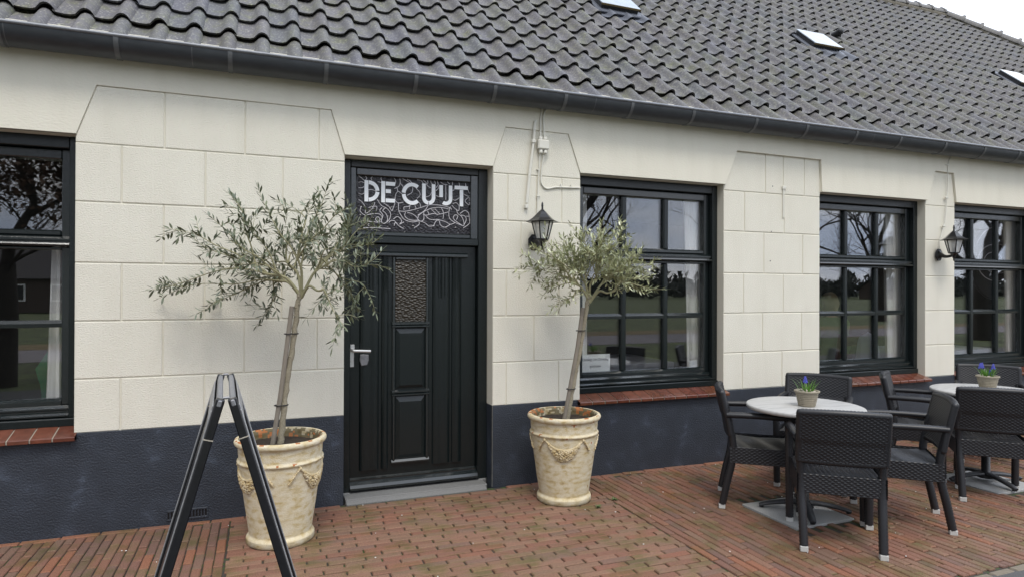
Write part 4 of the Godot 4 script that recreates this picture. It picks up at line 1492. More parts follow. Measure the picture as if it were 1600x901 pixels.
func seated_guest() -> void:
	var o := thing("person", "person in a green sweater seated with their back to the second window", "person", Vector3(6.50, 0.06, -1.30), PI)
	# x to their left, z the way they face
	var B := func(a: Vector3, b: Vector3, ra: float, rb: float) -> Array: return [a, b, ra, rb]
	var bones := [
		B.call(Vector3(0, 0.56, -0.06), Vector3(0, 0.80, -0.09), 0.150, 0.145), B.call(Vector3(-0.06, 0.80, -0.09), Vector3(-0.07, 1.00, -0.05), 0.13, 0.115), B.call(Vector3(0.06, 0.80, -0.09), Vector3(0.07, 1.00, -0.05), 0.13, 0.115),
		B.call(Vector3(-0.16, 1.055, -0.04), Vector3(0.16, 1.055, -0.04), 0.072, 0.072), B.call(Vector3(0, 1.06, -0.04), Vector3(0, 1.20, 0.0), 0.058, 0.052),
		B.call(Vector3(0, 1.27, 0.02), Vector3(0, 1.32, 0.005), 0.080, 0.092), B.call(Vector3(0, 1.22, 0.065), Vector3(0, 1.25, 0.05), 0.045, 0.06),
		B.call(Vector3(0, 1.262, 0.115), Vector3(0, 1.285, 0.10), 0.012, 0.008), B.call(Vector3(0.092, 1.265, 0.0), Vector3(0.092, 1.285, -0.005), 0.014, 0.016), B.call(Vector3(-0.092, 1.265, 0.0), Vector3(-0.092, 1.285, -0.005), 0.014, 0.016)]
	for s in [-1.0, 1.0]:
		bones.append(B.call(Vector3(0.19 * s, 1.04, -0.04), Vector3(0.25 * s, 0.78, 0.02), 0.066, 0.050))
		bones.append(B.call(Vector3(0.25 * s, 0.78, 0.02), Vector3(0.16 * s, 0.775, 0.26), 0.048, 0.034))
		bones.append(B.call(Vector3(0.09 * s, 0.54, -0.04), Vector3(0.12 * s, 0.55, 0.38), 0.105, 0.072))
		bones.append(B.call(Vector3(0.12 * s, 0.55, 0.38), Vector3(0.12 * s, 0.12, 0.34), 0.066, 0.042))
		bones.append(B.call(Vector3(0.12 * s, 0.06, 0.30), Vector3(0.13 * s, 0.045, 0.50), 0.048, 0.036))
	var paint := func(p: Vector3) -> Color:
		if p.y > 1.13 or (p.z > 0.25 and p.y > 0.70):
			return Color(0.42, 0.25, 0.17)
		if p.y < 0.10:
			return Color(0.03, 0.025, 0.02)
		if p.y < 0.60 or (p.y < 0.66 and p.z > 0.1):
			return Color(0.05, 0.07, 0.12)
		return Color(0.14, 0.24, 0.08)
	var mb := MB.new()
	mb.colored = true
	nets(mb, bones, Vector3(-0.42, -0.02, -0.34), Vector3(0.42, 1.5, 0.62), 0.022, 0.035, paint)
	for s in [-1.0, 1.0]:
		var w := Vector3(0.15 * s, 0.765, 0.29)
		var hand := [B.call(Vector3(0.16 * s, 0.772, 0.25), w, 0.030, 0.028), B.call(w, w + Vector3(-0.01 * s, -0.004, 0.05), 0.030, 0.030), B.call(w + Vector3(-0.02 * s, 0, 0.0), w + Vector3(-0.065 * s, -0.004, 0.045), 0.014, 0.009)]
		for k in 4:
			var fx: float = (-0.024 + 0.017 * k) * s
			var ln: float = [0.062, 0.072, 0.068, 0.052][k]
			var kn := w + Vector3(fx - 0.008 * s, 0.004, 0.068)
			hand.append(B.call(kn - Vector3(0, 0, 0.03), kn + Vector3(0, 0.002, ln * 0.45), 0.0095, 0.0085))
			hand.append(B.call(kn + Vector3(0, 0.002, ln * 0.45), kn + Vector3(0, -0.014, ln), 0.0085, 0.007))
		nets(mb, hand, w - Vector3(0.1, 0.06, 0.05), w + Vector3(0.1, 0.06, 0.17), 0.005, 0.008, paint)
	part(o, "body", mb, M.person)
	mb = MB.new()
	mb.colored = true
	nets(mb, [B.call(Vector3(0, 1.29, -0.02), Vector3(0, 1.34, -0.005), 0.088, 0.092), B.call(Vector3(0, 1.22, -0.045), Vector3(0, 1.28, -0.03), 0.055, 0.085), B.call(Vector3(0, 1.37, 0.05), Vector3(0, 1.36, 0.0), 0.05, 0.07)], Vector3(-0.16, 1.1, -0.2), Vector3(0.16, 1.52, 0.16), 0.014, 0.03, func(_p: Vector3) -> Color: return Color(0.46, 0.34, 0.17))
	part(o, "hair", mb, M.person)


# ---------------------------------------------------------------- the terrace
func terrace() -> void:
	var mb := MB.new()
	mb.box(Vector3(5, -0.055, 1.20), Vector3(26, 0.09, 2.42))
	var pv := struct("pavement", mb, M.joint)
	var shades := [Color(0.225, 0.108, 0.080), Color(0.205, 0.105, 0.083), Color(0.245, 0.116, 0.080), Color(0.185, 0.102, 0.086), Color(0.150, 0.098, 0.094), Color(0.220, 0.134, 0.098), Color(0.285, 0.122, 0.070), Color(0.245, 0.152, 0.112), Color(0.210, 0.142, 0.110), Color(0.180, 0.124, 0.104), Color(0.265, 0.168, 0.125), Color(0.225, 0.108, 0.080)]
	for i in shades.size():
		shades[i] = (shades[i] * Color(0.90, 0.85, 0.74)).lerp(Color(0.200, 0.105, 0.073), 0.38)
	var shapes := []
	for v in 4:
		var m := MB.new()
		m.colored = true
		var h := Vector3(0.0992, 0.0, 0.0235)
		var ch := 0.0045
		var g := []
		for k in [[-1, -1], [1, -1], [1, 1], [-1, 1]]:
			var cut := rnd(0.0, 0.0025)
			g.append([Vector3(k[0] * (h.x - ch - cut), 0.0 + rnd(-0.0012, 0.0012), k[1] * (h.z - ch)), Vector3(k[0] * (h.x - cut * 0.6), -ch, k[1] * h.z), Vector3(k[0] * h.x, -0.03, k[1] * h.z)])
		m.quad(g[0][0], g[1][0], g[2][0], g[3][0], Vector3.UP)
		for i in 4:
			var j := (i + 1) % 4
			var o: Vector3 = (g[i][1] + g[j][1]) * Vector3(1, 0, 1)
			m.quad(g[i][0], g[j][0], g[j][1], g[i][1], o.normalized() + Vector3.UP)
			m.quad(g[i][1], g[j][1], g[j][2], g[i][2], o)
		shapes.append(m)
	var meshes := []
	for v in 4:
		var row := []
		for s in shades:
			var cc := PackedColorArray()
			cc.resize(shapes[v].v.size())
			cc.fill(s)
			shapes[v].c = cc
			row.append(shapes[v].mesh())
		meshes.append(row)
	var whites := PackedColorArray()
	whites.resize(shapes[0].v.size())
	whites.fill(Color.WHITE)
	shapes[0].c = whites
	var plain: ArrayMesh = shapes[0].mesh()
	var L := 0.2055
	var places := []
	var put := func(x: float, z: float, along: bool, ln: float, tone: int) -> void:
		var b := Basis.from_euler(Vector3(rnd(-0.012, 0.012), (PI / 2 if along else 0.0) + rnd(-0.012, 0.012), rnd(-0.012, 0.012)))
		b = b * Basis.from_scale(Vector3(ln / L, 1, 1))
		var p := Vector3(x + rnd(-0.0012, 0.0012), rnd(-0.0025, 0.002), z + rnd(-0.0012, 0.0012))
		for s in SLABS:
			if absf(p.x - s.x) < 0.245 + (0.02 if along else 0.06) and absf(p.z - s.y) < 0.245 + (0.06 if along else 0.02):
				return
		var d := seen_at(p)
		places.append([d if d > 0 else 100.0 + (p - EYE).length(), Transform3D(b, p), tone])
	var x := -3.6
	while x < 9.0:                            # an edging row along the foot of the wall
		if x < 0.45 or x > 1.60:
			put.call(x + L * 0.5, 0.031, false, L, [0, 2, 0, 6][rng.randi() % 4])
		x += L
	var zend := 2.33
	var col := 0
	x = -3.6
	while x < -0.20:                          # bricks on end towards the wall, left part
		var z := 0.060 + (0.0 if col % 2 == 0 else -L * 0.5) + rnd(-0.03, 0.03)
		while z < zend:
			var a := maxf(z, 0.058)
			var b := minf(z + L, zend)
			if b - a > 0.03:
				put.call(x + 0.0265, (a + b) * 0.5, true, b - a, [0, 1, 3, 4, 2, 5, 6, 3, 4, 0, 9][rng.randi() % 11])
			z += L
		x += 0.0532
		col += 1
	var z2 := 0.060
	col = 0
	while z2 < zend - 0.02:                   # rows parallel with the wall before the door
		x = -0.190 + (0.0 if col % 2 == 0 else -L * 0.5) + rnd(-0.02, 0.02)
		while x < 2.335:
			var a := maxf(x, -0.190)
			var b := minf(x + L, 2.335)
			if b - a > 0.03:
				put.call((a + b) * 0.5, z2 + 0.0258, false, b - a, [0, 1, 5, 7, 8, 10, 2, 7, 8, 1, 9][rng.randi() % 11])
			x += L
		z2 += 0.0522
		col += 1
	x = 2.345
	col = 0
	while x < 9.0:                            # bricks on end again under the tables
		var z := 0.060 + (0.0 if col % 2 == 0 else -L * 0.5) + rnd(-0.05, 0.05)
		while z < zend:
			var a := maxf(z, 0.058)
			var b := minf(z + L, zend)
			if b - a > 0.03:
				put.call(x + 0.0265, (a + b) * 0.5, true, b - a, [0, 1, 3, 9, 2, 5, 6, 7, 8, 0, 4, 1][rng.randi() % 12])
			z += L
		x += 0.0530
		col += 1
	places.sort_custom(func(a, b): return a[0] < b[0])
	var rest := []
	for i in places.size():
		if i < 300:
			part(pv, "brick", meshes[rng.randi() % 4][places[i][2]], M.brick, places[i][1])
		else:
			rest.append(places[i])
	var mm := MultiMesh.new()
	mm.transform_format = MultiMesh.TRANSFORM_3D
	mm.use_colors = true
	mm.mesh = plain
	mm.instance_count = rest.size()
	for i in rest.size():
		mm.set_instance_transform(i, rest[i][1])
		mm.set_instance_color(i, shades[rest[i][2]])
	var mi := MultiMeshInstance3D.new()
	mi.name = "bricks"
	mi.multimesh = mm
	mi.material_override = M.brick
	mi.set_meta("kind", "stuff")
	pv.add_child(mi)
	for s in SLABS:
		mb = MB.new()
		mb.box(Vector3(s.x, -0.014, s.y), Vector3(0.496, 0.04, 0.496), 0.003)
		part(pv, "concrete_slab", mb, M.slab)
	mb = MB.new()
	var kx := -3.6
	while kx < 9.0:
		var w := rnd(0.14, 0.22)
		mb.box(Vector3(kx + w * 0.5, -0.022 + rnd(-0.004, 0.003), 2.365), Vector3(w - 0.01, 0.04, 0.05), 0.008)
		kx += w
	part(pv, "edge_strip", mb, M.edging)
	mb = MB.new()
	for k in 70:
		var p := Vector3(rnd(-1.2, 6.0), 0.002, rnd(0.05, 2.2))
		mb.ball(p, Vector3(rnd(0.002, 0.006), 0.003, rnd(0.002, 0.006)), 5, 3)
	var grit := struct("grit", mb, M.white)
	grit.set_meta("kind", "stuff")
	tag(grit, "pale grit and crumbs scattered over the brick terrace", "grit")
	for q in [[Vector3(2.36, 0, 0.60), 1.0, "tiny green weed between bricks just right of the right pot"], [Vector3(2.17, 0, 0.70), 0.7, "smaller tuft of weed between bricks at the foot of right pot"]]:
		var o := thing("weed", q[2], "plant", q[0], 0.0, "weeds between the bricks")
		mb = MB.new()
		for k in 26:
			var a := rnd(0, TAU)
			var r: float = rnd(0.01, 0.05) * q[1]
			var e := Vector3(cos(a) * r, rnd(0.006, 0.022), sin(a) * r)
			var sdv := Vector3(-sin(a), 0, cos(a)) * 0.006
			mb.flat(e * 0.2 - sdv, e * 0.2 + sdv, e, Vector3.UP)
		part(o, "blades", mb, M.weed)


const SLABS := [Vector2(3.40, 1.25), Vector2(5.35, 1.25)]


# a woven sheet: rows of flattened strands that pass over and under
func weave(mb: MB, w: float, h: float, strand: float, pitch: float, amp: float, place: Callable, facing: Vector3, sub := 3) -> void:
	var rows := int(h / strand) * sub
	var cols := int(w / pitch * 4.0)
	var g := []
	for i in rows + 1:
		var v := float(i) / rows
		var r := int(floor((v * rows) / sub + 0.0001))
		var inrow := fmod(v * rows, sub) / sub
		var row := []
		for j in cols + 1:
			var u := float(j) / cols
			var bump := amp * (0.55 + 0.45 * sin(TAU * u * w / pitch + PI * r)) * (1.0 if inrow > 0.05 else 0.0)
			row.append(place.call(u, v, bump))
		g.append(row)
	mb.sheet(g, facing)


func ribbed(mb: MB, pts: Array, r: float, flat_k := 1.0) -> void:
	var fine := []
	for i in pts.size() - 1:
		var n := maxi(2, int((pts[i + 1] - pts[i]).length() / 0.0045))
		for k in n:
			fine.append(pts[i].lerp(pts[i + 1], float(k) / n))
	fine.append(pts[pts.size() - 1])
	var rr := []
	for i in fine.size():
		rr.append(r * (1.0 + (0.045 if i % 4 < 2 else (-0.06 if i % 4 == 3 else 0.0))))
	mb.tube(fine, rr, 8, true, flat_k, PI / 8, 0.55)


func make_chair() -> Node3D:
	var o := thing("rattan_armchair", "black woven rattan armchair seen from behind, nearest the camera at the first table", "chair", Vector3.ZERO, 0.0, "woven armchairs round the terrace tables")
	var mb := MB.new()
	# seat, ribs running front to back
	var g := []
	for j in 97:
		var u := j / 96.0
		var row := []
		for i in 13:
			var v := i / 12.0
			row.append(Vector3(lerpf(-0.225, 0.225, u), 0.425 + 0.0045 * absf(sin(u * PI * 16.0)) - 0.012 * sin(v * PI) + 0.0012 * sin(v * 60.0 + j), lerpf(-0.20, 0.235, v)))
		g.append(row)
	mb.sheet(g, Vector3.UP)
	part(o, "seat", mb, M.rattan)
	# apron: four woven bands under the seat
	mb = MB.new()
	weave(mb, 0.45, 0.115, 0.0115, 0.033, 0.0036, func(u: float, v: float, b: float) -> Vector3: return Vector3(lerpf(-0.225, 0.225, u), 0.322 + v * 0.112, 0.243 + b), Vector3(0, 0, 1))
	weave(mb, 0.45, 0.115, 0.0115, 0.033, 0.0036, func(u: float, v: float, b: float) -> Vector3: return Vector3(lerpf(-0.225, 0.225, u), 0.322 + v * 0.112, -0.212 - b), Vector3(0, 0, -1))
	for s in [-1.0, 1.0]:
		weave(mb, 0.45, 0.115, 0.0115, 0.033, 0.0036, func(u: float, v: float, b: float) -> Vector3: return Vector3(s * (0.235 + b), 0.322 + v * 0.112, lerpf(-0.215, 0.243, u)), Vector3(s, 0, 0))
	mb.quad(Vector3(-0.235, 0.323, -0.212), Vector3(0.235, 0.323, -0.212), Vector3(0.235, 0.323, 0.243), Vector3(-0.235, 0.323, 0.243), Vector3.DOWN)
	part(o, "apron", mb, M.rattan)
	# backrest: a curved woven panel wrapped round the posts
	mb = MB.new()
	var zc := func(y: float) -> float: return -0.195 - 0.035 * clampf((y - 0.45) / 0.2, 0, 1) - 0.22 * maxf(0.0, y - 0.62)
	var W := 0.228
	var bend := func(u: float, y: float) -> float: return zc.call(y) - 0.022 * (1.0 - pow(2.0 * u - 1.0, 2.0))
	var topy := func(u: float, v: float) -> float: return 0.516 + v * (0.286 + 0.006 * sin(u * PI))
	weave(mb, 0.456, 0.32, 0.0115, 0.033, 0.0038, func(u: float, v: float, b: float) -> Vector3: return Vector3(lerpf(-W, W, u), topy.call(u, v), bend.call(u, topy.call(u, v)) - 0.018 - b), Vector3(0, 0, -1))
	weave(mb, 0.456, 0.32, 0.0115, 0.033, 0.0038, func(u: float, v: float, b: float) -> Vector3: return Vector3(lerpf(-W, W, u), topy.call(u, v), bend.call(u, topy.call(u, v)) + 0.018 + b), Vector3(0, 0, 1))
	var rim := []
	for i in 9:
		rim.append(Vector3(-W, topy.call(0.0, i / 8.0), bend.call(0.0, topy.call(0.0, i / 8.0))))
	for i in 17:
		var u := i / 16.0
		rim.append(Vector3(lerpf(-W, W, u), topy.call(u, 1.0), bend.call(u, topy.call(u, 1.0))))
	for i in 9:
		rim.append(Vector3(W, topy.call(1.0, 1.0 - i / 8.0), bend.call(1.0, topy.call(1.0, 1.0 - i / 8.0))))
	for i in 17:
		var u := 1.0 - i / 16.0
		rim.append(Vector3(lerpf(-W, W, u), topy.call(u, 0.0), bend.call(u, topy.call(u, 0.0))))
	var edge := []
	for i in rim.size() - 1:
		if (rim[i + 1] - rim[i]).length() > 0.001:
			edge.append(rim[i])
	edge.append(rim[0])
	ribbed(mb, edge, 0.0205)
	part(o, "backrest", mb, M.rattan)
	for s in [-1.0, 1.0]:
		mb = MB.new()
		ribbed(mb, smooth_line([Vector3(0.205 * s, 0.03, -0.262), Vector3(0.208 * s, 0.18, -0.232), Vector3(0.212 * s, 0.32, -0.200), Vector3(0.214 * s, 0.43, -0.192), Vector3(0.216 * s, 0.53, -0.205), Vector3(0.218 * s, 0.66, -0.235)], 4), 0.0235)
		var lg := part(o, "rear_leg", mb, M.rattan)
		mb = MB.new()
		mb.box(Vector3(0.205 * s, 0.016, -0.265), Vector3(0.043, 0.032, 0.043), 0.003)
		part(lg, "foot_cap", mb, M.footcap)
		mb = MB.new()
		ribbed(mb, [Vector3(0.232 * s, 0.03, 0.228), Vector3(0.235 * s, 0.34, 0.232), Vector3(0.238 * s, 0.57, 0.232)], 0.0235)
		lg = part(o, "front_leg", mb, M.rattan)
		mb = MB.new()
		mb.box(Vector3(0.232 * s, 0.016, 0.228), Vector3(0.043, 0.032, 0.043), 0.003)
		part(lg, "foot_cap", mb, M.footcap)
		mb = MB.new()
		ribbed(mb, smooth_line([Vector3(0.238 * s, 0.56, 0.232), Vector3(0.239 * s, 0.60, 0.230), Vector3(0.241 * s, 0.632, 0.214), Vector3(0.243 * s, 0.647, 0.17), Vector3(0.245 * s, 0.654, 0.05), Vector3(0.243 * s, 0.655, -0.10), Vector3(0.236 * s, 0.652, -0.235)], 4), 0.0225, 0.85)
		part(o, "armrest", mb, M.rattan)
	return o


func make_table() -> Node3D:
	var o := thing("terrace_table", "round table with pale grey top and black foot, nearer of the two", "table", Vector3.ZERO, 0.0, "round terrace tables")
	var mb := MB.new()
	mb.lathe([[0.0, 0.690], [0.362, 0.690], [0.372, 0.694], [0.376, 0.702], [0.376, 0.712], [0.372, 0.718], [0.366, 0.720], [0.0, 0.7201]], 72)
	part(o, "tabletop", mb, M.tabletop)
	mb = MB.new()
	mb.lathe([[0.0, 0.689], [0.030, 0.689], [0.030, 0.06], [0.055, 0.05], [0.06, 0.03], [0.0, 0.03]], 20)
	for k in 2:
		var a := PI * k / 2.0 + PI / 4
		mb.box(Vector3(0, 0.678, 0), Vector3(0.03, 0.02, 0.03))
		var d := Vector3(cos(a), 0, sin(a))
		mb.tube([d * -0.24 + Vector3(0, 0.678, 0), d * 0.24 + Vector3(0, 0.678, 0)], 0.012, 6)
	part(o, "column", mb, M.iron)
	for k in 4:
		var a := PI * k / 2.0 + 0.62
		var d := Vector3(cos(a), 0, sin(a))
		mb = MB.new()
		mb.tube(smooth_line([d * 0.03 + Vector3(0, 0.058, 0), d * 0.12 + Vector3(0, 0.054, 0), d * 0.22 + Vector3(0, 0.038, 0), d * 0.29 + Vector3(0, 0.019, 0)], 4), [0.034, 0.033, 0.032, 0.031, 0.030, 0.029, 0.028, 0.027, 0.026, 0.025, 0.024, 0.022, 0.018], 10, true, 0.55)
		var ft := part(o, "foot", mb, M.iron)
		mb = MB.new()
		mb.lathe([[0.0, 0.0], [0.016, 0.0], [0.016, 0.014], [0.0, 0.014]], 10, false, 0.0, d * 0.275 + Vector3(0, 0.006, 0))
		part(ft, "leveller", mb, M.black)
	return o


func furniture() -> void:
	var t := make_table()
	t.position = Vector3(3.452, 0.006, 1.268)
	copy_of(t, Vector3(5.35, 0.006, 1.25), 0.3, "round table with pale grey top and black foot at right edge, farther of the two")
	var c := make_chair()
	var spots := [
		[Vector2(3.254, 1.697), Vector2(0.63, -0.78), ""],
		[Vector2(3.31, 1.01), Vector2(0.786, 0.62), "black woven rattan armchair at left of the first table, nearest to the door"],
		[Vector2(4.03, 0.80), Vector2(-0.80, 0.60), "black woven rattan armchair between first table and wall, its back to the wall"],
		[Vector2(3.93, 1.585), Vector2(-0.743, -0.67), "black woven rattan armchair right of the first table, showing the inside of its back"],
		[Vector2(5.03, 0.97), Vector2(0.574, 0.819), "black woven rattan armchair between the two tables, under the second window"],
		[Vector2(5.03, 1.459), Vector2(0.70, -0.71), "black woven rattan armchair seen from behind at the second table, near right edge"],
		[Vector2(6.09, 0.83), Vector2(-0.80, 0.60), "black woven rattan armchair behind the second table, half hidden by its blue flowers"]]
	for i in spots.size():
		var s: Array = spots[i]
		var at := Vector3(s[0].x, 0.0, s[0].y)
		var turn := atan2(s[1].x, s[1].y)
		if i == 0:
			c.position = at
			c.rotation.y = turn
		else:
			copy_of(c, at, turn, s[2])
	for q in [[Vector3(3.44, 0.7262, 1.30), 1, "grey ribbed flower pot with young grape hyacinths, one in bloom, on the nearer table"], [Vector3(5.42, 0.7262, 1.22), 4, "grey ribbed flower pot with four blue grape hyacinth spikes on the farther table"]]:
		var o := thing("flower_pot", q[2], "potted plant", q[0], rnd(0, 3), "flower pots on the tables")
		var mb := MB.new()
		var pf := [[0.0, 0.0], [0.052, 0.0]]
		for k in 7:
			var y := 0.004 + k * 0.0125
			var r := 0.053 + 0.021 * (y / 0.10)
			pf.append_array([[r, y], [r + 0.0025, y + 0.004], [r + 0.0025, y + 0.008], [r + 0.0005, y + 0.0115]])
		pf.append_array([[0.076, 0.094], [0.081, 0.096], [0.082, 0.104], [0.078, 0.107], [0.072, 0.104], [0.066, 0.088], [0.0, 0.088]])
		mb.lathe(pf, 36)
		part(o, "pot", mb, M.potgrey)
		mb = MB.new()
		for k in 9:
			var a := rnd(0, TAU)
			mb.ball(Vector3(cos(a) * rnd(0.01, 0.05), 0.092, sin(a) * 0.045), Vector3(0.015, 0.016, 0.015), 7, 5)
		part(o, "bulbs", mb, M.mortar)
		mb = MB.new()
		for k in 34:
			var a := rnd(0, TAU)
			var r := rnd(0.005, 0.05)
			var b := Vector3(cos(a) * r, 0.092, sin(a) * r)
			var d := Vector3(cos(a) * rnd(0.2, 0.6) + rnd(-0.2, 0.2), 1.0, sin(a) * rnd(0.2, 0.6) + rnd(-0.2, 0.2)).normalized()
			var l := rnd(0.055, 0.105)
			var sd := Vector3(-sin(a), 0, cos(a)) * 0.0042
			var m1 := b + d * l * 0.55
			var tp := b + d * l + Vector3(cos(a), 0, sin(a)) * 0.012
			mb.quad(b - sd, b + sd, m1 + sd * 0.9, m1 - sd * 0.9, Vector3(cos(a), 0.2, sin(a)))
			mb.flat(m1 - sd * 0.9, m1 + sd * 0.9, tp, Vector3(cos(a), 0.2, sin(a)))
		part(o, "leaves", mb, M.blade)
		for k in q[1]:
			var p: Vector3 = [Vector3(-0.035, 0, 0.01), Vector3(0.045, 0, -0.015), Vector3(0.05, 0, 0.02), Vector3(-0.005, -0.03, 0.03)][k]
			var hgt: float = 0.195 if k != 3 else 0.15
			mb = MB.new()
			mb.tube([Vector3(p.x * 0.7, 0.09, p.z * 0.7), Vector3(p.x, hgt - 0.03 + p.y * 0.3, p.z)], 0.0025, 5)
			var st := part(o, "flower_stem", mb, M.blade)
			mb = MB.new()
			for e in 26:
				var v := e / 25.0
				var a := e * 2.4
				var r := 0.0125 * (1.0 - v * 0.75)
				mb.ball(Vector3(p.x + cos(a) * r, hgt - 0.034 + v * 0.042 + p.y * 0.3, p.z + sin(a) * r), Vector3(0.0052, 0.0056, 0.0052) * (1.0 - 0.45 * v), 6, 4)
			part(st, "flower_spike", mb, M.petal)


# ---------------------------------------------------------------- olive trees in clay pots
func make_pot() -> Node3D:
	var o := thing("clay_pot", "tall cream clay pot with garlands, behind the sandwich board left of door", "plant pot", Vector3.ZERO, 0.0, "garlanded clay pots beside the door")
	var f := FastNoiseLite.new()
	f.seed = 31
	f.frequency = 14.0
	f.fractal_octaves = 4
	var prof := [[0.0, 0.002], [0.186, 0.0], [0.194, 0.006], [0.196, 0.02], [0.195, 0.035], [0.189, 0.046], [0.180, 0.052], [0.1795, 0.06], [0.185, 0.10], [0.197, 0.18], [0.211, 0.28], [0.224, 0.37], [0.232, 0.43], [0.236, 0.470], [0.2375, 0.478], [0.2455, 0.482], [0.2485, 0.489], [0.2465, 0.496], [0.239, 0.500], [0.2385, 0.51], [0.241, 0.55], [0.2425, 0.575], [0.246, 0.580], [0.256, 0.584], [0.263, 0.594], [0.2645, 0.606], [0.260, 0.616], [0.251, 0.621], [0.240, 0.620], [0.231, 0.612], [0.227, 0.60], [0.222, 0.55], [0.218, 0.50]]
	var fine := []
	for i in prof.size() - 1:
		var n := maxi(1, int(Vector2(prof[i + 1][0] - prof[i][0], prof[i + 1][1] - prof[i][1]).length() / 0.012))
		for k in n:
			fine.append([lerpf(prof[i][0], prof[i + 1][0], float(k) / n), lerpf(prof[i][1], prof[i + 1][1], float(k) / n)])
	fine.append(prof[prof.size() - 1])
	var mb := MB.new()
	mb.colored = true
	var sides := 120
	var wash := Color(0.67, 0.605, 0.465)
	var terra := Color(0.42, 0.165, 0.065)
	var grime := Color(0.16, 0.135, 0.08)
	for i in fine.size() - 1:
		for k in sides:
			var p := []
			var q := []
			for e in [[i, k], [i, k + 1], [i + 1, k + 1], [i + 1, k]]:
				var a: float = TAU * e[1] / sides
				var r: float = fine[e[0]][0] + 0.0018 * f.get_noise_3d(cos(a) * 0.3, fine[e[0]][1] * 0.4, sin(a) * 0.3)
				p.append(Vector3(cos(a) * r, fine[e[0]][1], sin(a) * r))
				var d0 := Vector2(fine[maxi(e[0] - 1, 0)][0], fine[maxi(e[0] - 1, 0)][1])
				var d1 := Vector2(fine[mini(e[0] + 1, fine.size() - 1)][0], fine[mini(e[0] + 1, fine.size() - 1)][1])
				var t := (d1 - d0).normalized()
				q.append(Vector3(cos(a) * t.y, -t.x, sin(a) * t.y))
			var c: Vector3 = (p[0] + p[2]) * 0.5
			var w := f.get_noise_3d(c.x, c.y, c.z)
			var thr := 0.60
			if c.y > 0.612 and Vector2(c.x, c.z).length() > 0.222:
				thr = 0.20
			elif c.y > 0.575:
				thr = 0.42
			elif c.y > 0.476 and c.y < 0.502:
				thr = 0.38
			mb.col = terra if w > thr else wash
			if i > fine.size() - 12:
				mb.col = [terra, grime, grime.lerp(wash, 0.5)][0 if w > 0.26 else (1 if w > -0.2 else 2)]
			elif c.y < 0.03:
				mb.col = wash.lerp(grime, 0.35 + 0.3 * w)
			mb.quadn(p[0], p[1], p[2], p[3], q[0], q[1], q[2], q[3])
	part(o, "body", mb, M.clay)
	var surf := func(a: float, y: float, off: float) -> Vector3:
		var r := 0.232 + (y - 0.43) * 0.12 if y > 0.43 else lerpf(0.197, 0.232, (y - 0.18) / 0.25)
		return Vector3(cos(a) * (r + off), y, sin(a) * (r + off))
	var gc := Color(0.50, 0.40, 0.24)
	for s in 3:
		var a0 := TAU * s / 3.0
		mb = MB.new()
		mb.colored = true
		mb.col = wash.lerp(gc, 0.4)
		var top := []
		for i in 21:
			var u := i / 20.0 * 2.0 - 1.0
			top.append(surf.call(a0 + u * 0.58, 0.462 - 0.060 * (1.0 - pow(absf(u), 2.2)), 0.002))
		mb.tube(top, 0.0065, 6)
		mb.col = gc
		for i in 240:
			var u := rnd(-0.86, 0.86)
			var thick := 0.078 * pow(1.0 - pow(absf(u) / 0.9, 2.2), 0.8)
			var v := rnd(0.0, 1.0)
			var y := 0.460 - 0.060 * (1.0 - pow(absf(u), 2.2)) - v * thick
			var bulge := 0.012 * sqrt(maxf(0.0, 1.0 - pow(2.0 * v - 1.0, 2.0))) * (1.0 - absf(u) * 0.7)
			var p: Vector3 = surf.call(a0 + u * 0.56, y, bulge)
			mb.col = gc.lerp(wash, rnd(0.0, 0.8))
			mb.ball(p, Vector3(1, 1, 1) * rnd(0.005, 0.0095), 6, 4)
		for e in [-1.0, 1.0]:
			mb.col = wash.lerp(gc, 0.5)
			mb.ball(surf.call(a0 + e * 0.59, 0.466, 0.004), Vector3(0.011, 0.011, 0.011), 8, 6)
		part(o, "garland", mb, M.clay)
		for e in [-1.0, 1.0]:
			mb = MB.new()
			mb.colored = true
			for i in 55:
				var v := rnd(0.0, 1.0)
				var wv := 0.085 * sin(PI * pow(v, 0.75)) + 0.01
				var side := rnd(-1.0, 1.0)
				var aa: float = a0 + e * (0.62 + 0.24 * v) + side * wv * 0.9
				var p: Vector3 = surf.call(aa, 0.462 - 0.068 * v - side * e * 0.02 - 0.01 * v, 0.008 * (1.0 - side * side))
				mb.col = gc.lerp(wash, rnd(0.1, 0.9))
				mb.ball(p, Vector3(1, 1, 1) * rnd(0.004, 0.0075), 6, 4)
			part(o, "leaf_drop", mb, M.clay)
	mb = MB.new()
	var g := []
	for i in 9:
		var row := []
		for k in 33:
			var a := TAU * k / 32.0
			var r := 0.224 * i / 8.0
			row.append(Vector3(cos(a) * r, 0.565 + 0.008 * f.get_noise_3d(cos(a) * r * 2.0, 0, sin(a) * r * 2.0) + 0.012 * (1.0 - r / 0.22), sin(a) * r))
		g.append(row)
	mb.sheet(g, Vector3.UP)
	part(o, "soil", mb, M.soil)
	return o


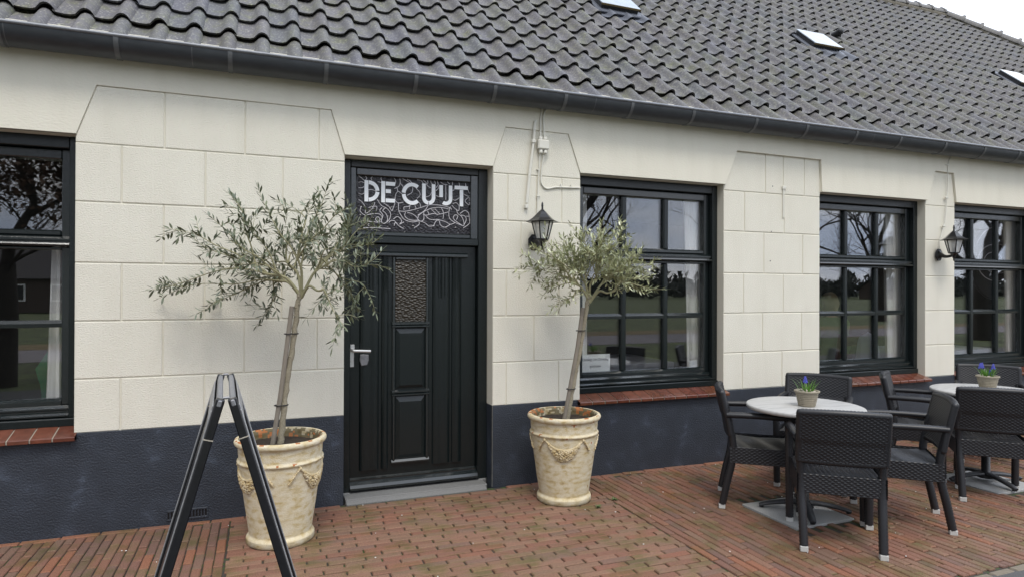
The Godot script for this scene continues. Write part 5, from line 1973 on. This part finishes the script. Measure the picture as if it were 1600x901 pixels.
func leaf_on(mb: MB, p: Vector3, d: Vector3, up: Vector3, l: float, w: float, c0: Color) -> void:
	var s := d.cross(up).normalized() * w * 0.5
	var nn := s.cross(d).normalized()
	var bow := nn * l * rnd(-0.10, 0.05)
	mb.col = c0
	var q := [p, p + d * l * 0.35 + s * 0.9, p + d * l * 0.7 + s * 0.85 + bow * 0.6, p + d * l + bow, p + d * l * 0.7 - s * 0.85 + bow * 0.6, p + d * l * 0.35 - s * 0.9]
	var mid := [p + d * l * 0.35 - nn * w * 0.10, p + d * l * 0.7 + bow * 0.6 - nn * w * 0.08]
	mb.flat(q[0], q[1], mid[0], nn)
	mb.flat(q[0], mid[0], q[5], nn)
	mb.quad(q[1], q[2], mid[1], mid[0], nn)
	mb.quad(mid[0], mid[1], q[4], q[5], nn)
	mb.flat(q[2], q[3], mid[1], nn)
	mb.flat(mid[1], q[3], q[4], nn)


func olive(label: String, at: Vector3, trunk: Array, stake: Array, tips: Array, limbs: Array, dense: int, leaf_l: float, hue: Color, depth: float, thin_k: float) -> void:
	var o := thing("olive_tree", label, "olive tree", at, -YAW, "staked olive trees in pots")
	var mb := MB.new()
	var pts := smooth_line(trunk, 8)
	var rr := []
	for i in pts.size():
		var u := float(i) / (pts.size() - 1)
		rr.append(lerpf(0.0195, 0.0145, u) * (1.0 + 0.08 * sin(i * 1.7) + (0.25 if u > 0.97 else 0.0)))
		if i > 0:
			pts[i] += Vector3(rnd(-0.0035, 0.0035), 0, rnd(-0.003, 0.003))
	mb.tube(pts, rr, 12)
	for i in 9:
		var p: Vector3 = pts[int(rnd(3, pts.size() - 3))]
		mb.ball(p + Vector3(rnd(-0.014, 0.014), 0, 0.014), Vector3(0.007, 0.006, 0.006), 6, 4)
	part(o, "trunk", mb, M.bark)
	mb = MB.new()
	mb.tube(stake, 0.0145, 10)
	part(o, "stake", mb, M.stake)
	for u in [0.30, 0.80]:
		mb = MB.new()
		var a: Vector3 = stake[0].lerp(stake[stake.size() - 1], u)
		var b: Vector3 = pts[0]
		for p in pts:
			if absf(p.y - a.y) < absf(b.y - a.y):
				b = p
		var c := (a + b) * 0.5
		var ax := (b - a)
		ax.y = 0
		var ex := ax.length() * 0.5 + 0.022
		ax = ax.normalized()
		var az := Vector3(-ax.z, 0, ax.x)
		var loop := []
		for k in 17:
			var an := TAU * k / 16.0
			loop.append(c + ax * cos(an) * ex + az * sin(an) * 0.023)
		mb.tube(loop, 0.0035, 5, false)
		part(o, "tie", mb, M.black)
	var wood := MB.new()
	var leaves := MB.new()
	leaves.colored = true
	var top: Vector3 = trunk[trunk.size() - 1]
	var sprays := []
	var limb_lines := []
	for q in limbs:
		var e := Vector3(q[0], q[1], q[2])
		var ln := smooth_line([top - Vector3(0, 0.05, 0), top.lerp(e, 0.35) + Vector3(rnd(-0.015, 0.015), 0.02, rnd(-0.015, 0.015)), top.lerp(e, 0.7) + Vector3(rnd(-0.02, 0.02), rnd(-0.01, 0.02), rnd(-0.02, 0.02)), e], 5)
		var lr := []
		for i in ln.size():
			lr.append(lerpf(0.0098, 0.005, float(i) / (ln.size() - 1)))
		wood.tube(ln, lr, 8)
		limb_lines.append(ln)
	for q in tips:
		var tip := Vector3(q[0], q[1], rnd(-depth, depth) if q.size() < 3 else q[2])
		var pick: Array = limb_lines[0]
		for ln in limb_lines:
			if (ln[ln.size() - 1] - tip).length() < (pick[pick.size() - 1] - tip).length():
				pick = ln
		var start: Vector3 = pick[int(rnd(pick.size() * 0.35, pick.size() - 1))]
		var mid := start.lerp(tip, 0.45) + Vector3(rnd(-0.03, 0.03), rnd(0.0, 0.06), rnd(-0.04, 0.04))
		var mid2 := start.lerp(tip, 0.78) + Vector3(rnd(-0.03, 0.03), rnd(-0.01, 0.03), rnd(-0.03, 0.03))
		var line := smooth_line([start, start.lerp(mid, 0.5) + Vector3(0, 0.02, 0), mid, mid2, tip], 5)
		var rad := []
		for i in line.size():
			rad.append(lerpf(0.0065, 0.0013, pow(float(i) / (line.size() - 1), 0.7)))
		wood.tube(line, rad, 6)
		sprays.append([line, 0.42])
		# side twigs
		for k in dense:
			var i := int(rnd(line.size() * 0.22, line.size() * 0.93))
			var d: Vector3 = (line[mini(i + 1, line.size() - 1)] - line[i - 1]).normalized()
			var sd := Vector3(rnd(-1, 1), rnd(-0.75, 1), rnd(-1, 1)).normalized()
			var dir := (d * 0.75 + sd * 0.95).normalized()
			var l := rnd(0.07, 0.19)
			var e: Vector3 = line[i] + dir * l
			if absf(e.z) > depth + 0.12:
				continue
			var tw := smooth_line([line[i], line[i].lerp(e, 0.5) + Vector3(rnd(-0.012, 0.012), rnd(-0.012, 0.02), rnd(-0.012, 0.012)), e], 4)
			wood.tube(tw, [0.0019, 0.0018, 0.0016, 0.0014, 0.0013, 0.0012, 0.0011, 0.001, 0.0009], 4)
			sprays.append([tw, 0.12])
	for s in sprays:
		var line: Array = s[0]
		var i0 := int(line.size() * s[1])
		var total := 0.0
		for i in range(i0, line.size() - 1):
			total += (line[i + 1] - line[i]).length()
		var n := maxi(2, int(total / 0.017 * thin_k))
		for k in n:
			var u := lerpf(float(i0), line.size() - 1.001, (k + rnd(0.0, 0.8)) / n)
			var i := int(u)
			var p: Vector3 = line[i].lerp(line[i + 1], u - i)
			var d: Vector3 = (line[i + 1] - line[i]).normalized()
			var sp := d.cross(Vector3(rnd(-1, 1), rnd(-1, 1), rnd(-1, 1))).normalized()
			for sg in [-1.0, 1.0]:
				if rng.randf() < 0.14:
					continue
				var ld: Vector3 = (d * rnd(0.45, 0.9) + sp * sg * rnd(0.5, 0.9) + Vector3(0, rnd(-0.1, 0.25), 0)).normalized()
				var tone := rnd(0.55, 1.35)
				var pale := 1.0 if rng.randf() > 0.22 else 1.9
				leaf_on(leaves, p, ld, Vector3(rnd(-0.5, 0.5), 1, rnd(-0.5, 0.5)).normalized(), leaf_l * rnd(0.65, 1.15), leaf_l * rnd(0.21, 0.29), Color(hue.r * tone * pale, hue.g * tone * pale, hue.b * tone * pale * (1.25 if pale > 1.5 else 1.0)))
		leaf_on(leaves, line[line.size() - 1], (line[line.size() - 1] - line[line.size() - 2]).normalized(), Vector3.UP, leaf_l, leaf_l * 0.22, hue)
	part(o, "branches", wood, M.twig)
	var lf := part(o, "foliage", leaves, M.leaf)
	lf.set_meta("kind", "stuff")


func planters() -> void:
	var p := make_pot()
	p.position = Vector3(0.105, 0, 0.50)
	p.rotation.y = -0.55
	copy_of(p, Vector3(2.035, 0, 0.435), -2.02, "tall cream clay pot with garlands between the door and the first window")
	olive("olive tree with wide loose crown and long side sprays left of the door", Vector3(0.105, 0, 0.50),
		[Vector3(-0.004, 0.56, 0), Vector3(0.014, 0.778, 0), Vector3(0.044, 1.009, 0), Vector3(0.077, 1.241, 0), Vector3(0.100, 1.433, 0), Vector3(0.119, 1.503, 0)],
		[Vector3(-0.047, 0.55, 0.02), Vector3(0.006, 0.894, 0.02), Vector3(0.069, 1.402, 0.02)],
		[[-0.577, 1.848], [-0.48, 1.786], [-0.71, 1.508], [-0.70, 1.50], [-0.536, 1.412], [-0.17, 1.355], [-0.296, 2.057], [-0.392, 1.933], [-0.211, 1.93], [-0.038, 1.955], [0.155, 2.02], [0.27, 2.101], [0.368, 1.935], [0.445, 1.916], [0.475, 1.96], [0.515, 1.79], [0.50, 1.666], [0.475, 1.492], [0.447, 1.30], [0.389, 1.396], [0.293, 1.434], [-0.152, 1.702], [-0.037, 1.78], [0.233, 1.781], [0.349, 1.665], [-0.306, 1.586], [-0.35, 1.74], [-0.22, 1.62], [0.05, 1.72], [0.1, 1.86], [0.18, 1.68], [0.43, 1.78], [-0.1, 1.60], [0.3, 1.88], [-0.08, 1.50]],
		[[-0.14, 1.64, 0.08], [-0.02, 1.72, -0.12], [0.14, 1.76, 0.10], [0.27, 1.66, -0.06], [0.27, 1.50, 0.08], [-0.10, 1.56, -0.08]],
		7, 0.055, Color(0.140, 0.160, 0.098), 0.30, 0.76)
	olive("olive tree with dense pale green crown in front of the first window", Vector3(2.035, 0, 0.435),
		[Vector3(0.022, 0.57, 0), Vector3(0.065, 0.822, 0), Vector3(0.120, 1.101, 0), Vector3(0.161, 1.38, 0), Vector3(0.184, 1.464, 0)],
		[Vector3(-0.004, 0.55, 0.015), Vector3(0.096, 1.101, 0.015), Vector3(0.133, 1.38, 0.015)],
		[[-0.277, 1.681], [-0.208, 1.797], [-0.138, 1.751], [-0.055, 1.867], [0.002, 1.658], [0.117, 1.90], [0.21, 1.87], [0.303, 1.92], [0.396, 1.95], [0.489, 1.846], [0.559, 1.776], [0.643, 1.698], [0.583, 1.60], [0.56, 1.52], [0.444, 1.50], [-0.044, 1.40], [-0.137, 1.50], [-0.216, 1.60], [0.094, 1.752], [0.234, 1.706], [0.374, 1.706], [0.281, 1.60], [0.095, 1.60], [0.05, 1.80], [0.35, 1.82], [0.45, 1.68], [-0.1, 1.70], [0.17, 1.80], [0.42, 1.58], [0.0, 1.75], [-0.2, 1.68], [0.53, 1.70], [0.25, 1.78], [0.12, 1.68]],
		[[0.03, 1.56, 0.06], [0.13, 1.62, -0.08], [0.22, 1.64, 0.08], [0.34, 1.58, -0.05], [0.36, 1.50, 0.06], [0.06, 1.50, -0.06]],
		8, 0.047, Color(0.33, 0.345, 0.19), 0.22, 0.95)


func sandwich_board() -> void:
	var o := thing("sandwich_board", "black folding sandwich board seen edge-on in front of the left pot", "sandwich board", Vector3(-0.110, 0, 2.370), deg_to_rad(3.0))
	# legs spread along x, boards reach along z
	for s in [-1.0, 1.0]:
		var top := Vector3(s * 0.0145, 1.195, 0)
		var bot := Vector3(s * 0.350, 0.0, 0)
		var up := (top - bot).normalized()
		var out := Vector3(s, 0, 0)
		out = (out - up * out.dot(up)).normalized()
		var T := Transform3D(Basis(Vector3(0, 0, 1) * -s, up, out), bot)       # x across, y up the board, z outwards
		T.basis.x = T.basis.y.cross(T.basis.z)
		var L := (top - bot).length()
		var mb := MB.new()
		mb.xf = T
		for e in [-1.0, 1.0]:
			mb.box(Vector3(e * 0.281, L * 0.5, 0), Vector3(0.026, L, 0.024), 0.003)
		mb.box(Vector3(0, 0.10, 0), Vector3(0.5315, 0.04, 0.02), 0.003)
		var fr := part(o, "board", mb, M.black)
		mb = MB.new()
		mb.xf = T
		mb.box(Vector3(0, L - 0.012, 0.0), Vector3(0.592, 0.022, 0.0155), 0.004)
		part(fr, "top_rail", mb, M.alu)
		mb = MB.new()
		mb.xf = T
		mb.box(Vector3(0, L * 0.53, 0.0), Vector3(0.5315, L * 0.80, 0.010), 0.002)
		part(fr, "writing_panel", mb, M.black)
		mb = MB.new()
		mb.xf = T
		for e in [-1.0, 1.0]:
			mb.box(Vector3(e * 0.278, L * 0.52, 0.0135), Vector3(0.012, L * 0.90, 0.004), 0.001)
		mb.box(Vector3(0, L - 0.05, 0.0135), Vector3(0.53, 0.05, 0.004), 0.001)
		part(fr, "edge_strip", mb, M.snapframe)
		mb = MB.new()
		mb.xf = T
		for e in [-1.0, 1.0]:
			mb.box(Vector3(e * 0.281, L - 0.115, 0), Vector3(0.0275, 0.003, 0.0255))
		part(fr, "joint_line", mb, M.mortar)
	for z in [-0.275, 0.275]:
		var mb := MB.new()
		mb.tube([Vector3(-0.008, 1.196, z), Vector3(0.008, 1.196, z)], 0.004, 8)
		part(o, "hinge", mb, M.alu)


# ---------------------------------------------------------------- what the windows mirror: the far side of the road
func grow(wood: MB, ends: Array, p: Vector3, d: Vector3, l: float, r: float, lv: int) -> void:
	var a := p
	var line := [a]
	var dd := d
	for k in 4:
		dd = (dd + Vector3(rnd(-0.28, 0.28), rnd(-0.12, 0.22), rnd(-0.28, 0.28))).normalized()
		a = a + dd * l * 0.25
		line.append(a)
	var rad := []
	for k in 5:
		rad.append(r * lerpf(1.0, 0.62, k / 4.0))
	wood.tube(line, rad, 7 if lv > 3 else (4 if lv > 1 else 3), false)
	if lv == 0:
		ends.append(a)
		return
	var n := 3 if lv > 2 else 3
	for k in n:
		var at: Vector3 = line[4] if k == 0 else line[2 + (k % 3)]
		var sp := Vector3(rnd(-1, 1), rnd(-0.35, 0.8), rnd(-1, 1)).normalized()
		grow(wood, ends, at, (dd * 0.8 + sp * 0.85).normalized(), l * rnd(0.62, 0.85), r * (0.6 if k == 0 else 0.48), lv - 1)


func across_the_road() -> void:
	var list := [
		[Vector3(17.3, 0, 13.4), 2.2, 0.24, "bare tree beyond the road, opposite the plain pier", false],
		[Vector3(21.5, 0, 8.6), 2.0, 0.26, "bare tree across the forecourt, opposite the rightmost window", false],
		[Vector3(10.9, 0, 16.6), 2.1, 0.20, "bare tree beyond the road, opposite the window beside the right olive", false],
		[Vector3(-3.75, 0, 7.2), 1.9, 0.13, "slim tree holding brown leaves, opposite the far left window", true],
		[Vector3(30.0, 0, 19.0), 2.4, 0.22, "bare tree far along the road to the right", false],
		[Vector3(-13.0, 0, 17.5), 2.2, 0.22, "bare tree beyond the road far to the left", false]]
	for q in list:
		var o := thing("bare_tree", q[3], "tree", q[0], 0.0, "trees along the road")
		var wood := MB.new()
		var ends := []
		var tr := MB.new()
		var ht: float = q[1]
		tr.tube([Vector3(0, -0.1, 0), Vector3(0.03, ht * 0.5, 0.02), Vector3(0.0, ht, 0.0)], [q[2] * 1.25, q[2], q[2] * 0.9], 12, false)
		part(o, "trunk", tr, M.barewood)
		var len := 1.0 if q[4] else 2.2
		for k in 4:
			var a := TAU * k / 4.0 + rnd(0, 1)
			grow(wood, ends, Vector3(0, ht * rnd(0.82, 1.0), 0), Vector3(cos(a) * 0.9, rnd(0.3, 1.1), sin(a) * 0.9).normalized(), len, q[2] * (0.22 if q[4] else 0.5), 5)
		grow(wood, ends, Vector3(0, ht, 0), Vector3.UP, len * 1.05, q[2] * 0.7, 5)
		part(o, "crown", wood, M.barewood)
		if q[4]:
			var lf := MB.new()
			for e in ends:
				for k in 8:
					var d := Vector3(rnd(-1, 1), rnd(-1, 0.3), rnd(-1, 1)).normalized()
					var s := d.cross(Vector3.UP).normalized() * 0.035
					var b: Vector3 = e + Vector3(rnd(-0.25, 0.25), rnd(-0.25, 0.25), rnd(-0.25, 0.25))
					lf.quad(b, b + d * 0.05 + s, b + d * 0.11, b + d * 0.05 - s, Vector3.UP)
			var fo := part(o, "foliage", lf, M.deadleaf)
			fo.set_meta("kind", "stuff")
	# the wood at the end of the field
	var mb := MB.new()
	for k in 700:
		var x := rnd(-90, 260)
		var z := rnd(95, 135)
		var h := rnd(3.0, 5.5) * (1.4 if rng.randf() < 0.12 else 1.0)
		var w := h * rnd(0.35, 0.75)
		for j in 30:
			var e := Vector3(rnd(-1, 1), rnd(-1, 1), rnd(-1, 1)).normalized() * pow(rng.randf(), 0.4)
			var p := Vector3(x + e.x * w * 0.7, h * 0.52 + e.y * h * 0.5, z + e.z * w * 0.7)
			var q := h * rnd(0.10, 0.22)
			var a := Vector3(rnd(-1, 1), rnd(-1, 1), rnd(-0.5, 0.5)).normalized() * q
			var b := Vector3(rnd(-1, 1), rnd(-1, 1), rnd(-0.5, 0.5)).normalized() * q
			mb.flat(p + a, p + b, p - (a + b) * 0.6, Vector3(0, 0.3, -1))
	var wd := part(self, "far_wood", mb, M.conifer)
	tag(wd, "far dark wood along the end of the field across the road", "wood")
	wd.set_meta("kind", "stuff")
	for q in [[Vector3(-14.0, 0, 47), 0.2, 9.0, 2.3, 2.9, "brick house with dark tiled roof across the road, mirrored in far left window"], [Vector3(-31.0, 0, 55), -0.1, 8.0, 2.4, 3.0, "brick house with dark roof standing farther left across the road"], [Vector3(120.0, 0, 88), 0.1, 12.0, 2.0, 1.8, "long low farm shed at far end of the field"]]:
		var o := thing("far_house", q[5], "house", q[0], q[1], "houses across the road")
		var w: float = q[2]
		var h: float = q[3]
		var r: float = q[4]
		mb = MB.new()
		mb.box(Vector3(0, h * 0.5, 0), Vector3(w, h, 6.0))
		for s in [-1.0, 1.0]:
			mb.flat(Vector3(s * w * 0.5, h, -3), Vector3(s * w * 0.5, h, 3), Vector3(s * w * 0.5, h + r, 0), Vector3(s, 0, 0))
		part(o, "wall", mb, M.farwall)
		mb = MB.new()
		mb.quad(Vector3(-w * 0.53, h - 0.15, -3.3), Vector3(w * 0.53, h - 0.15, -3.3), Vector3(w * 0.53, h + r + 0.1, 0), Vector3(-w * 0.53, h + r + 0.1, 0), Vector3(0, 1, -1))
		mb.quad(Vector3(-w * 0.53, h - 0.15, 3.3), Vector3(w * 0.53, h - 0.15, 3.3), Vector3(w * 0.53, h + r + 0.1, 0), Vector3(-w * 0.53, h + r + 0.1, 0), Vector3(0, 1, 1))
		var rf := part(o, "roof", mb, M.farroof)
		mb = MB.new()
		mb.box(Vector3(w * 0.25, h + r + 0.2, 0.0), Vector3(0.6, 1.2, 0.6))
		part(rf, "chimney", mb, M.farwall)
		for k in 3:
			mb = MB.new()
			mb.box(Vector3((k - 1) * w * 0.28, h * 0.55, -3.02), Vector3(1.1, 1.1, 0.08), 0.02)
			var wn := part(o, "window", mb, M.white)
			mb = MB.new()
			mb.box(Vector3((k - 1) * w * 0.28, h * 0.55, -3.05), Vector3(0.9, 0.9, 0.06))
			part(wn, "pane", mb, M.black)
